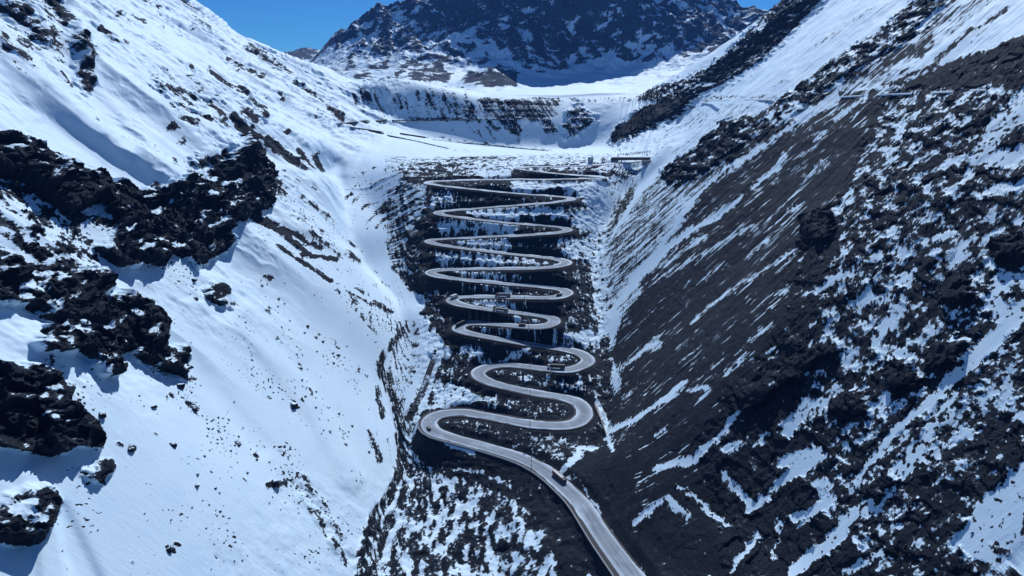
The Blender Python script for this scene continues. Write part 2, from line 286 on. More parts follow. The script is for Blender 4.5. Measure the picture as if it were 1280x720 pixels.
# the broad rocky slope on the right
poly(cov, [(1110,112),(1290,105),(1600,50),(1600,900),(1180,900),(1100,720),(1000,600),(1010,420),(1040,330),(1060,250)], .36)
poly(cov, [(1190,560),(1275,525),(1278,570),(1235,615),(1205,655),(1140,710),(1105,700),(1150,620)], .22)
for pts, w, v in (([(1215,215),(1228,190),(1245,165),(1290,125)], (14,30), .8), ([(1235,205),(1285,185)], 16, .9), ([(1140,145),(1120,175),(1108,200)], 14, .52), ([(1190,130),(1230,112)], 5, .6), ([(1210,245),(1262,232),(1290,228)], 6, .85),
  ([(1120,160),(1100,150)], 6, .7), ([(1010,303),(1030,282),(1064,245)], 9, .7), ([(1022,362),(1060,340),(1090,325),(1127,312)], 9, .72), ([(1064,380),(1100,368),(1127,387),(1105,410),(1095,430)], 13, .85), ([(1124,350),(1138,357)], 9, .9), ([(1164,341),(1177,324)], 8, .85),
  ([(1193,330),(1200,318),(1216,322)], 11, .9), ([(1156,303),(1193,290)], 6, .8), ([(1235,299),(1250,288),(1279,274)], 7, .85), ([(1243,325),(1256,345),(1285,355)], 10, .85), ([(1252,350),(1245,380),(1262,400),(1285,385)], 22, .86), ([(1177,382),(1193,395)], 6, .85), ([(1120,270),(1160,255)], 6, .5), ([(1070,200),(1090,180)], 6, .5),
  ([(1265,405),(1235,432),(1210,453),(1168,499),(1118,541),(1072,599)], (24,7), .95), ([(1200,500),(1185,516),(1139,574),(1097,624),(1043,672)], (22,22), .78), ([(1035,680),(993,714)], 16, .85), ([(1100,690),(1060,715)], 14, .7), ([(1080,640),(1050,665)], 16, .9),
  ([(980,578),(1022,566)], 16, .68), ([(993,649),(1043,622)], 8, .92), ([(1010,503),(998,522),(985,543)], 13, .88), ([(1030,500),(1008,508)], 8, .8), ([(1031,470),(1056,491)], 8, .75), ([(990,452),(968,484)], 8, .9), ([(1127,441),(1114,463)], 10, .92), ([(1056,524),(1106,503)], 12, .6),
  ([(761,541),(794,524),(823,503),(857,478)], 6, .97), ([(748,505),(757,530),(760,550),(766,560)], 6, .97), ([(823,587),(865,574),(885,556),(907,537),(932,507)], (8,6), .97), ([(850,580),(870,572)], 12, .9), ([(794,653),(823,628)], 6, .95), ([(836,624),(857,645)], 9, .82), ([(844,603),(880,632),(911,657)], 5, .8), ([(907,595),(925,615),(940,637)], 13, .75),
  ([(948,632),(975,605),(1000,585),(1025,570)], 14, .75), ([(910,560),(960,545)], 12, .55), ([(907,470),(940,452),(973,432)], 3, .7), ([(915,715),(935,690),(948,668)], 9, .82), ([(861,491),(882,482)], 5, .85), ([(773,464),(795,445),(823,428)], 5, .75), ([(776,500),(790,488)],4,.7), ([(822,545),(830,538)],6,.8), ([(990,715),(1032,687)], 16, .85), ([(965,700),(975,650)],5,.6), ([(1000,657),(1040,626)], 7, .9)):
    line(cov, pts, w, v)
poly(cov, [(1195,500),(1250,455),(1300,440),(1300,470),(1245,525),(1190,560),(1150,565)], .48)
poly(cov, [(1300,545),(1265,590),(1240,607),(1212,652),(1197,670),(1205,692),(1245,705),(1300,720),(1400,720),(1400,545)], .9); line(cov,[(1240,680),(1265,700)],9,.4); poly(cov,[(1280,420),(1400,330),(1400,540),(1280,520)],.35)
for p in ([(1185,345),(1215,338),(1222,365),(1205,382),(1182,372)], [(1238,300),(1285,290),(1285,325),(1250,325)], [(1110,455),(1140,448),(1150,475),(1120,498)], [(1040,500),(1075,490),(1085,515),(1050,525)], [(905,505),(960,470),(1000,440),(1040,420),(1050,440),(990,480),(940,515)], [(1170,420),(1210,430),(1200,455),(1160,460)], [(1010,270),(1045,262),(1040,300),(1000,310)], [(1085,610),(1110,590),(1125,600),(1095,625)]):
    poly(cov, p, .08); poly(crag, p, 1.0); poly(relief, p, 6)
# cirque wall, the shelf above it
poly(cov, [(430,108),(510,102),(560,110),(605,132),(610,148),(480,148),(440,128)], .7); poly(cov, [(540,112),(575,115),(603,140),(600,147),(505,147),(520,125)], .6); poly(cov, [(560,148),(600,150),(690,150),(695,180),(640,180),(600,170)], .7)
poly(cov, [(600,128),(640,124),(680,120),(700,124),(695,150),(640,150),(605,146)], .5); poly(cov, [(703,158),(712,140),(722,130),(743,150),(735,158),(712,172)], .36); poly(relief, [(703,160),(712,140),(722,128),(745,150),(735,160),(712,174)], 9); line(cov,[(690,125),(790,125)],4,.45); line(cov,[(600,124),(700,130)],5,.35)
for i in range(60):
    x = random.uniform(435, 600); y = random.uniform(110, 140) - (6 if 470 < x < 540 else 0); l_ = random.uniform(5, 18); line(cov, [(x, y), (x + l_ * .25, y + l_)], random.uniform(1, 2.6), random.uniform(.15, .5))
for i in range(40):
    x = random.uniform(545, 690); y = random.uniform(126, 166); l_ = random.uniform(6, 20); line(cov, [(x, y), (x + l_ * random.uniform(.6, 1.0), y + l_)], random.uniform(1.5, 3.5), random.uniform(.1, .5))
line(cov,[(490,149.5),(655,148)],1.6,.1); line(cov,[(534,171),(600,178),(690,187)],1.6,.15); line(cov,[(560,186),(600,191)],1.5,.3); line(cov, [(472,150),(483,149.5)], 2, .1); line(cov, [(478,165),(560,185)], 1.5, .45)
poly(crag, [(430,105),(700,118),(790,125),(740,190),(560,180),(430,150)], .35)
# shoulders of the road
rd = blank(0.0); line(rd, ROAD_PX[3:30], 14, 1.0); line(rd, ROAD_PX[29:80], 9, 1.0)
# ledge of the upper track
for pts in ([(872,125),(905,124.5),(945,124),(972,123)], [(1050,119.5),(1100,117),(1150,114.5),(1230,110.5)]):
    line(cov, [(p[0], p[1]-2) for p in pts], 2.5, .1)
relief2 = blank(0.0)
for pts, w, h in (([(50,-20),(95,45),(110,112)], 22, 6), ([(68,10),(82,60),(105,115),(190,205)], 26, -4.5), ([(-40,80),(60,122),(135,168),(215,222)], 30, 4.5), ([(30,60),(95,125),(170,185)], 16, -4), ([(185,85),(235,125),(295,190)], 26, 6), ([(130,40),(200,95),(250,130)], 22, -5),
    ([(230,40),(330,100),(420,150)], 20, 5), ([(150,-10),(260,60),(350,130)], 18, -4), ([(350,95),(430,150),(480,170)], 10, 4), ([(140,345),(260,480),(330,560)], 22, -1.3), ([(300,400),(400,520),(440,600)], 26, 2.5), ([(70,640),(110,720),(130,760)], 30, -2), ([(40,600),(60,680),(70,760)], 34, 2),
    ([(300,258),(345,276),(385,294),(448,322)], 5, 5), ([(285,250),(240,340),(270,400)], 14, -2)):
    line(relief2, pts, w, h)
poly(relief2, [(290,146),(340,164),(390,186),(430,204),(425,222),(400,218),(345,204),(305,178)], -10)
relief2 = blur(relief2, 4.5)
poly(strk, [(435,205),(530,212),(545,235),(545,330),(505,350),(470,300)], 1.0)
poly(cov, [(505,225),(535,232),(530,265),(505,300),(515,345),(490,335),(480,300),(490,250)], .5)
poly(cov, [(440,205),(480,214),(505,214),(500,230),(470,262),(440,245)], .72)
cov_b = blur(cov, 1.2); cov_f = blur(cov, .6); relief = blur(relief, 2.0); crag = blur(crag, 6.0); strk = blur(strk, 12.0)

# ------------------------------------------------------------------ road in world space
def resample_px(pts, step):
    P = np.array(pts, float); n = len(P); out = []
    for i in range(n - 1):
        p0, p1, p2, p3 = P[max(i-1, 0)], P[i], P[i+1], P[min(i+2, n-1)]
        m = max(2, int(np.hypot(*(p2 - p1)) / step) + 1)
        for j in range(m):
            t = j / m
            out.append(.5 * ((2*p1) + (-p0+p2)*t + (2*p0-5*p1+4*p2-p3)*t*t + (-p0+3*p1-3*p2+p3)*t**3))
    out.append(P[-1]); return np.array(out)
RP = resample_px(ROAD_PX, 1.0)
tt0 = np.interp(RP[:, 1], DEP_R, DEP_T)
xx = (RP[:, 0] - 640) / F * tt0; yy = yfac(RP[:, 1]) * tt0
arc = np.concatenate([[0], np.cumsum(np.hypot(np.diff(xx), np.diff(yy)))])
turns = [0]
dxs = np.sign(np.convolve(np.gradient(RP[:, 0]), np.ones(9) / 9, 'same'))
for i in range(5, len(RP) - 5):
    if dxs[i] != dxs[i-1] and i - turns[-1] > 15: turns.append(i)
for i in np.where(RP[:, 1] > 545)[0][::40]: turns.append(int(i))
turns.append(len(RP) - 1); turns = sorted(set(turns))
z_t = -k_of(RP[turns, 1]) * tt0[turns]
z_t = np.maximum.accumulate(z_t + np.arange(len(z_t)) * 1e-3)
rz = np.interp(arc, arc[turns], z_t)
kk = np.exp(-.5 * (np.arange(-20, 21) / 8.0) ** 2); kk /= kk.sum()
rz = np.convolve(np.pad(rz, 20, mode='edge'), kk, 'valid')
tt = -rz / k_of(RP[:, 1])
RXY = np.stack([(RP[:, 0] - 640) / F * tt, yfac(RP[:, 1]) * tt], 1)
# even spacing of 2 m and a light smoothing in plan
arc = np.concatenate([[0], np.cumsum(np.hypot(*np.diff(RXY, axis=0).T))])
s_new = np.arange(0, arc[-1], 2.0)
RX = np.interp(s_new, arc, RXY[:, 0]); RY = np.interp(s_new, arc, RXY[:, 1]); RZ = np.interp(s_new, arc, rz)
k5 = np.exp(-.5 * (np.arange(-4, 5) / 1.5) ** 2); k5 /= k5.sum()
RX = np.convolve(np.pad(RX, 4, mode='edge'), k5, 'valid'); RY = np.convolve(np.pad(RY, 4, mode='edge'), k5, 'valid')
tx = np.gradient(RX); ty = np.gradient(RY); tl = np.hypot(tx, ty) + 1e-9; tx /= tl; ty /= tl
curv = np.abs(np.convolve(np.gradient(np.unwrap(np.arctan2(ty, tx))) / 2.0, np.ones(7)/7, 'same'))
RW = np.interp(RY, [300, 420, 560, 800, 900], [13.0, 11.3, 9.2, 8.2, 6.6]) + np.convolve(np.clip(curv * 40, 0, 2.6), np.ones(9)/9, 'same')

def road_near(X, Y):                                          # distance to the road's middle line, the index of the nearest sample
    n = len(X); d = np.full(n, 1e9, np.float32); idx = np.zeros(n, np.int32)
    rx = RX.astype(np.float32); ry = RY.astype(np.float32)
    for a in range(0, n, 20000):
        q = (X[a:a+20000, None] - rx) ** 2 + (Y[a:a+20000, None] - ry) ** 2
        i = q.argmin(1); idx[a:a+20000] = i; d[a:a+20000] = np.sqrt(q[np.arange(len(i)), i])
    return d, idx

# ------------------------------------------------------------------ valley: sections across it, lofted
SEC = {
 333: [(-500,20),(-50,358),(150,512),(300,628),(440,740),(455,752),(600,752),(740,742),(800,722),(825,718),(862,692),(1280,318),(1700,-60)],
 378: [(-550,-85),(-20,310),(170,455),(320,568),(462,675),(473,685),(580,682),(700,668),(745,662),(765,655),(812,625),(1280,225),(1700,-140)],
 420: [(-600,-190),(0,262),(180,400),(330,513),(475,620),(488,628),(560,625),(665,605),(710,600),(740,594),(790,565),(1280,145),(1700,-215)],
 474: [(-600,-290),(0,182),(180,325),(330,445),(490,566),(500,573),(520,560),(545,545),(745,532),(757,540),(775,520),(1280,70),(1700,-290)],
 552: [(-600,-370),(0,105),(180,245),(320,355),(468,468),(482,478),(530,476),(590,468),(745,463),(760,468),(778,455),(1280,0),(1700,-360)],
 611: [(-600,-410),(0,40),(180,178),(340,305),(492,420),(508,428),(545,418),(570,411),(705,408),(750,420),(768,408),(1280,-45),(1700,-405)],
 658: [(-600,-425),(0,5),(190,148),(350,280),(480,378),(500,388),(535,386),(557,376),(715,371),(745,386),(766,372),(1280,-75),(1700,-430)],
 692: [(-600,-435),(0,-18),(190,122),(345,250),(450,338),(485,367),(515,362),(535,343),(712,338),(742,356),(763,345),(1280,-95),(1700,-445)],
 752: [(-600,-420),(0,-40),(190,90),(340,215),(418,288),(450,330),(500,327),(532,302),(712,298),(745,320),(766,306),(1280,-125),(1700,-470)],
 800: [(-600,-420),(0,-58),(190,72),(340,188),(405,248),(432,290),(490,291),(534,267),(716,262),(755,288),(776,275),(1280,-145),(1700,-490)],
 861: [(-600,-430),(0,-72),(190,58),(340,163),(400,212),(425,254),(468,259),(520,229),(745,226),(780,250),(798,238),(1280,-165),(1700,-505)],
 930: [(-600,-430),(0,-84),(190,48),(340,148),(398,186),(422,224),(452,222),(495,206),(760,207),(800,226),(818,208),(1280,-180),(1700,-520)],
 1000:[(-600,-435),(0,-94),(190,38),(340,138),(400,172),(435,190),(460,195),(520,198),(760,199),(805,207),(850,188),(1280,-188),(1700,-530)],
 1120:[(-600,-440),(0,-108),(190,22),(340,113),(430,158),(480,172),(540,182),(620,190),(745,191),(780,188),(850,160),(1280,-195),(1700,-540)],
 1240:[(-600,-440),(0,-118),(190,8),(320,85),(420,138),(470,156),(530,172),(610,184),(720,188),(758,184),(800,160),(1000,5),(1700,-500)],
 1290:[(-600,-440),(0,-122),(190,2),(310,72),(410,124),(450,148),(520,170),(600,183),(705,185),(752,180),(790,150),(985,0),(1700,-480)],
 1340:[(-600,-436),(0,-124),(195,-5),(305,62),(400,108),(448,132),(520,143),(600,150),(700,152),(752,150),(792,136),(975,8),(1700,-450)],
 1385:[(-600,-430),(0,-126),(200,-12),(300,52),(390,95),(450,110),(520,106),(600,124),(700,131),(755,128),(800,123),(960,22),(1700,-420)],
 1450:[(-600,-420),(0,-126),(220,-10),(300,45),(383,82),(450,107),(515,102),(600,116),(700,115),(755,112),(820,118),(940,50),(1700,-350)],
 1560:[(-600,-300),(0,-90),(220,8),(300,58),(383,92),(450,112),(515,107),(600,118),(700,108),(760,104),(830,122),(940,90),(1700,-200)],
 1720:[(-600,100),(0,110),(220,115),(300,118),(383,122),(450,125),(515,126),(600,128),(700,128),(760,128),(830,130),(940,130),(1700,110)],
}
ys = sorted(SEC)
AX = []; AZ = []
for y in ys:
    p = [px_at_Y(a, b, y) for a, b in SEC[y]]; AX.append([q[0] for q in p]); AZ.append([q[1] for q in p])
AX = np.array(AX); AZ = np.array(AZ)
for y, dz, k in ((230, -9, .96), (110, -18, .92)):            # the valley carries on below and behind the viewpoint
    ax = AX[0].copy(); az = AZ[0].copy(); ax = ax + np.where(ax > 60, 3, 0) * (333 - y) / 100.0
    AX = np.vstack([ax[None], AX]) if y == 230 else np.vstack([ax[None], AX])
    b = AZ[0] if y == 230 else AZ[1]
    AZ = np.vstack([(b + dz)[None], AZ]); ys = [y] + ys
NCOL = [36, 150, 130, 125, 26, 48, 46, 185, 36, 28, 415, 36]
def colpos():
    u = []
    for i, n in enumerate(NCOL): u += list(i + np.arange(n) / n)
    return np.array(u + [12.0])
U = colpos()
YR = np.concatenate([np.linspace(110, 220, 20, endpoint=False), np.linspace(220, 340, 165, endpoint=False), np.linspace(340, 560, 240, endpoint=False), np.linspace(560, 900, 300, endpoint=False),
                     np.linspace(900, 1240, 105, endpoint=False), np.linspace(1240, 1420, 95, endpoint=False), np.linspace(1420, 1720, 34)])
cx = catmull(ys, AX, YR); cz = catmull(ys, AZ, YR)
nr, nc = len(YR), len(U)
i0 = np.minimum(U.astype(int), 11); f0 = U - i0
X = cx[:, i0] * (1 - f0) + cx[:, i0 + 1] * f0
Z = cz[:, i0] * (1 - f0) + cz[:, i0 + 1] * f0
def blur_ax(a, r, ax):
    n = int(r * 2.5) + 1; k = np.exp(-.5 * (np.arange(-n, n+1) / r) ** 2); k /= k.sum()
    pad = [(0, 0), (0, 0)]; pad[ax] = (n, n); p = np.pad(a, pad, mode='reflect', reflect_type='odd')
    return sum(k[i] * (p[i:i + a.shape[0]] if ax == 0 else p[:, i:i + a.shape[1]]) for i in range(2*n+1))
Z = blur_ax(Z, 7, 1); X = blur_ax(X, 7, 1); Z = blur_ax(Z, 3, 0); X = blur_ax(X, 3, 0)
Y = np.repeat(YR[:, None], nc, 1)
X = X.ravel(); Y = Y.ravel(); Z = Z.ravel()
# fit to the road
near = (Y > 270) & (Y < 1020) & (np.abs(X) < 330)
ni = np.where(near)[0]
def loft_z(x, y):                                             # loft height under any plan position, from the grid
    r = np.clip(np.searchsorted(YR, y) - 1, 0, nr - 2); Xg = X.reshape(nr, nc); Zg = Z.reshape(nr, nc); out = np.zeros(len(x))
    for i in range(len(x)):
        f = (y[i] - YR[r[i]]) / (YR[r[i]+1] - YR[r[i]])
        out[i] = np.interp(x[i], Xg[r[i]], Zg[r[i]]) * (1-f) + np.interp(x[i], Xg[r[i]+1], Zg[r[i]+1]) * f
    return out
res = RZ - loft_z(RX, RY)
rs = slice(0, None, 4); rx4, ry4, re4 = RX[rs].astype(np.float32), RY[rs].astype(np.float32), res[rs].astype(np.float32)
for a in range(0, len(ni), 20000):
    q = ni[a:a+20000]
    w = np.exp(-((X[q, None] - rx4) ** 2 + (Y[q, None] - ry4) ** 2) / (2 * 17.0 ** 2))
    sw = w.sum(1); Z[q] += (w * re4).sum(1) / (sw + 0.12)
base_X, base_Z = X.copy(), Z.copy()

def grid_normals(X, Y, Z, nr, nc):
    P = np.stack([X, Y, Z], 1).reshape(nr, nc, 3)
    du = np.gradient(P, axis=1); dv = np.gradient(P, axis=0)
    n = np.cross(du, dv); n /= np.linalg.norm(n, axis=2, keepdims=True) + 1e-9
    return n.reshape(-1, 3)
N0 = grid_normals(X, Y, Z, nr, nc)
px, py = to_px(X, Y, Z)
wx = fbm(X / 14, Y / 14, 3, 3) ; wy = fbm(X / 14, Y / 14, 3, 17)
gq = np.linspace(90, 1750, 400); gi = np.concatenate([[0], np.cumsum(np.diff(gq) * np.interp(gq[1:], [200, 350, 600, 1000], [.8, .62, .40, .30]))])
sd_ = smooth(120, 190, np.abs(px - 640))
G = np.interp(Y, gq, gi) * sd_ + (1 - sd_) * Y * .8
w2x = fbm(X / 5.5, G / 3.8, 5, 303, .85) * (1 + 1.1 * smooth(40, 100, X)); w2y = fbm(X / 5.5, G / 3.8, 5, 317, .85) * (1 + 1.1 * smooth(40, 100, X))
wl = 1 - .55 * smooth(0, -60, X)
pxw = px + (wx * 7 + w2x * 5) * wl; pyw = py + (wy * 6 + w2y * 4) * wl
C = sample(cov_b, pxw, pyw); C0 = C; Cf = sample(cov_f, px, py)
R = .72 * sample(relief, px + wx * 12 + w2x * 5, py + wy * 12 + w2y * 5); K = sample(crag, px, py); S = sample(strk, px, py)
# noises: along the fall line of the sides, down the fan, and without direction
Xs = X * 1.28
n_side = .5 * fbm(Xs / 62, Y / 6.5, 5, 21, .65) + .4 * fbm(Xs / 26, Y / 2.4, 3, 31)
n_iso = fbm(Xs / 11, G / 7, 6, 41, .78)
S = S * (1 - .65 * smooth(.3, .9, K))
n_fan = fbm(X / 5.5, Y / 12, 5, 51, .65)
fan = smooth(15, -10, np.abs(px - 642) - 112) * smooth(215, 235, py) * smooth(600, 500, py)
n = n_side * S + n_iso * (1 - .68 * S)
lowm = smooth(560, 610, py) * smooth(470, 500, px)
n = n * (1 - .6 * lowm * smooth(60, 30, X)) + .75 * lowm * smooth(60, 30, X) * fbm(X / 4.5 + wx * .6, Y / 15, 4, 431, .6)
hw = smooth(1270, 1300, Y) * smooth(1420, 1395, Y) * smooth(400, 440, px) * smooth(800, 760, px)
n = n * (1 - hw) + hw * .34 * fbm((X + Z * .7) / 4, Z / 60, 5, 171, .8)
n = n * (1 - .75 * fan) + n_fan * .75 * fan
d_rd = np.full(len(X), 1e3, np.float32); ix = np.zeros(len(X), np.int32)
d_rd[ni], ix[ni] = road_near(X[ni].astype(np.float32), Y[ni].astype(np.float32))
offr = smooth(RW[ix] * .5 + 1.0, RW[ix] * .5 + 9.0, d_rd)
# relief of the ground
rib = np.where(X < 0, ridged(Xs / 260 + .2 * wx, Y / 85, 2, 61, .35), ridged(Xs / 190 + .3 * wx, Y / 62, 2, 61, .4))               # ribs and flutes down the sides
side = smooth(20, 130, np.abs(X + np.interp(Y, [300, 600, 900, 1300], [15, 10, 15, 20])) - np.interp(Y, [300, 500, 700, 900, 1200], [150, 110, 120, 150, 120]))
amp_rib = np.where(X < 0, 6.3, 1.3) * np.interp(Y, [200, 600, 1200], [.7, 1.0, 1.8])
dsp = rib * amp_rib * side
dsp += fbm(X / 45, G / 30, 3, 71) * 2.2 * side
gul = np.abs(fbm(Xs / 120 + wx * .2, Y / 9.0, 3, 81))          # narrow runnels
dsp -= (1 - np.clip(gul * 5, 0, 1)) * np.where(X < 0, .05, .5 * S ** 3) * side
dsp += ridged(Xs / 320 + .15 * wx, Y / 26, 2, 611, .4) * .9 * side * smooth(0, -60, X) * smooth(520, 650, Y)
dsp += (n_fan * 1.5 + .9 * blocks(X / 6, Y / 5, 29, .9)) * fan * offr
rockw = smooth(.62, .35, C + n * .8)
rough = ridged(Xs / 16, G / 13, 5, 91, .6)
rough2 = fbm(Xs / 4, G / 3.4, 4, 95, .7)
sc_ = np.interp(Y, [220, 500, 1200], [.75, 1.0, 1.6]) * (1 - .42 * smooth(60, 120, X))
by, bz = G + wx * 2, Z * 1.5 + wy * 3
blk = blocks(by / 16, bz / 20, 5, .9) * np.where(X < 0, 8.5, 4.0) + blocks(by / 7.5, bz / 9, 9, .9) * 4.2 + blocks(by / 3.2, bz / 3.6, 13, .9) * np.where(X < 0, 2.3, 1.5)
blk += ridged(Xs / 60 + .3 * wx, Y / 8.5, 2, 603) * smooth(60, 120, X) * 2.0
dsp += offr * rockw * (K ** 1.5 * (rough * .9 + blk * .72 + .5) + rough2 * (.3 + .7 * K) + (1 - K) * .35 * blocks(by / 2.4, bz / 2.6, 19, .9)) * sc_
low = smooth(560, 620, py) * smooth(30, -30, X - np.interp(Y, [333, 480], [60, 30])) * smooth(-170, -130, X)
dsp += low * (fbm(X / 9, Y / 12, 4, 101) * (3.0 - 2.2 * smooth(.6, .9, C)))
X2 = X + N0[:, 0] * dsp; Y2 = Y + N0[:, 1] * dsp; Z2 = Z + N0[:, 2] * dsp
chunk = fbm(Xs / 22, G / 20, 4, 111, .6)
rr = R * (1 + .9 * chunk) + sample(relief2, px, py) * 1.0
rr = rr * offr
hn = np.stack([N0[:, 0] * 1.0, N0[:, 1] - .35, N0[:, 2] * .35], 1); hn /= np.linalg.norm(hn, axis=1, keepdims=True)
X2 += hn[:, 0] * rr; Y2 += hn[:, 1] * rr; Z2 += hn[:, 2] * rr
# road bench
b_in, b_out = RW[ix] * .5 + 1.6, RW[ix] * .5 + 8.0
wgt = 1 - smooth(b_in, b_out, d_rd)
gut = np.exp(-((d_rd - RW[ix] * .5 - 1.6) / 1.0) ** 2) * .5
Z2 = Z2 * (1 - wgt) + (RZ[ix] - .45 - gut) * wgt
N1 = grid_normals(X2, Y2, Z2, nr, nc)
flat = blur_ax(blur_ax((N1[:, 2] - N0[:, 2]).reshape(nr, nc), 1.3, 0), 1.3, 1).ravel() * 1.35
amp = (1.25 + .35 * (1 - S) * smooth(40, 100, X)) * (1 - .8 * np.abs((np.clip(C, 0, 1) - .5) * 2) ** 4)
covA = C + n * amp + np.clip(flat, -.6, .5) * (.25 + (1.15 - .6 * smooth(60, 120, X)) * K) * (1 - .6 * fan)
ledge = ridged((Z + wx * 5) / 11 , G / 45, 4, 401, .6)
covA += smooth(3, 8, R) * (ledge * .30 - .02)
covA = np.where(Cf > .9, np.maximum(covA, .42 + .2 * Cf), covA) 
n_fan2 = fbm(X / 1.8, Y / 9., 3, 161)
spk2 = fbm(Xs / np.where(S > .6, 9., 2.6), np.where(S > .6, Y / 1.7, G / 2.2), 3, 141)
spk = fbm(Xs / 2.6, G / 2.2, 3, 121)                            # stray stones on clean snow
covA -= np.clip(spk - .34, 0, 1) * 2.2 * smooth(.985, .80, C)
right = smooth(1000, 1080, px) * (1 - S)
covA -= np.clip(spk - .04, 0, 1) * 2.4 * right * smooth(.45, .7, C) * (1 - .45 * smooth(.86, .95, C))
covA += fan * (smooth(.27, .42, C) * .20 + .05)
covA += fan * (.02 + .45 * np.clip(n_fan2, -.3, .3)) * smooth(.5, .3, C)
spkf = fbm(Xs / 1.9, G / 1.5, 2, 461); zone = fbm(Xs / 34, G / 20, 3, 471)
covA -= np.clip(spkf - .42 + .55 * np.clip(zone, -.2, .5), 0, 1) * 3.2 * smooth(0, -40, X) * smooth(.9, .80, C * 0 + .84 + .1 * np.clip(-zone, -1, 1)) * smooth(180, 300, py)
spk3 = fbm(Xs / 30, Y / 1.45, 3, 441)
covA += np.clip(spk3 - .22 + .55 * fbm(Xs / 60, Y / 14, 3, 451), 0, 1) * 1.6 * S * smooth(40, 80, X) * smooth(.5, .3, C)
covA += np.clip(spk2 - .22, 0, 1) * 1.6 * smooth(.02, .2, C) * smooth(.6, .4, C)
covA = covA - (1 - offr) * .35 * fan
mat_attr = np.clip(K, 0, 1)

def make_grid(name, X, Y, Z, nr, nc, attrs, mat, facet=None):
    me = D.meshes.new(name); nv = nr * nc
    me.vertices.add(nv); me.vertices.foreach_set('co', np.stack([X, Y, Z], 1).astype(np.float32).ravel())
    a = (np.arange(nr - 1)[:, None] * nc + np.arange(nc - 1)).ravel()
    q = np.stack([a, a + 1, a + 1 + nc, a + nc], 1).astype(np.int32)
    me.loops.add(q.size); me.loops.foreach_set('vertex_index', q.ravel())
    me.polygons.add(len(q)); me.polygons.foreach_set('loop_start', np.arange(0, q.size, 4, dtype=np.int32))
    me.polygons.foreach_set('use_smooth', np.ones(len(q), bool))
    if facet is not None:
        me.polygons.foreach_set('use_smooth', ~facet[a])
    me.update(calc_edges=True)
    for k, v in attrs.items():
        at = me.attributes.new(k, 'FLOAT', 'POINT'); at.data.foreach_set('value', v.astype(np.float32))
    me.materials.append(mat)
    o = D.objects.new(name, me); COL.objects.link(o)
    return o

# ------------------------------------------------------------------ materials
def new_mat(name, color=(.5, .5, .5), rough=.7, metal=0.0, spec=.3):
    m = D.materials.new(name); m.use_nodes = True
    b = m.node_tree.nodes['Principled BSDF']
    b.inputs['Base Color'].default_value = (*color, 1); b.inputs['Roughness'].default_value = rough
    b.inputs['Metallic'].default_value = metal; b.inputs['Specular IOR Level'].default_value = spec
    return m
def nod(m, t, **kw):
    n = m.node_tree.nodes.new(t)
    for k, v in kw.items(): setattr(n, k, v)
    return n
def mth(m, op, a, b=None, clamp=False):
    n = nod(m, 'ShaderNodeMath', operation=op, use_clamp=clamp)
    for i, v in enumerate((a, b)):
        if v is None: continue
        if isinstance(v, (int, float)): n.inputs[i].default_value = v
        else: m.node_tree.links.new(v, n.inputs[i])
    return n.outputs[0]
def noise(m, vec, scale, detail=3, rough=.55, scl=None):
    L = m.node_tree.links
    if scl:
        mp = nod(m, 'ShaderNodeMapping'); mp.inputs['Scale'].default_value = scl; L.new(vec, mp.inputs['Vector']); vec = mp.outputs[0]
    n = nod(m, 'ShaderNodeTexNoise'); n.inputs['Scale'].default_value = scale; n.inputs['Detail'].default_value = detail; n.inputs['Roughness'].default_value = rough
    L.new(vec, n.inputs['Vector']); return n.outputs['Fac']
def mixc(m, f, a, b):
    n = nod(m, 'ShaderNodeMix', data_type='RGBA'); L = m.node_tree.links
    if isinstance(f, (int, float)): n.inputs[0].default_value = f
    else: L.new(f, n.inputs[0])
    for s, v in ((6, a), (7, b)):
        if isinstance(v, tuple): n.inputs[s].default_value = (*v, 1)
        else: L.new(v, n.inputs[s])
    return n.outputs[2]
def mrange(m, v, a, b, c=0., d=1.):
    n = nod(m, 'ShaderNodeMapRange', interpolation_type='SMOOTHSTEP'); m.node_tree.links.new(v, n.inputs[0])
    for i, q in enumerate((a, b, c, d)): n.inputs[i + 1].default_value = q
    return n.outputs[0]

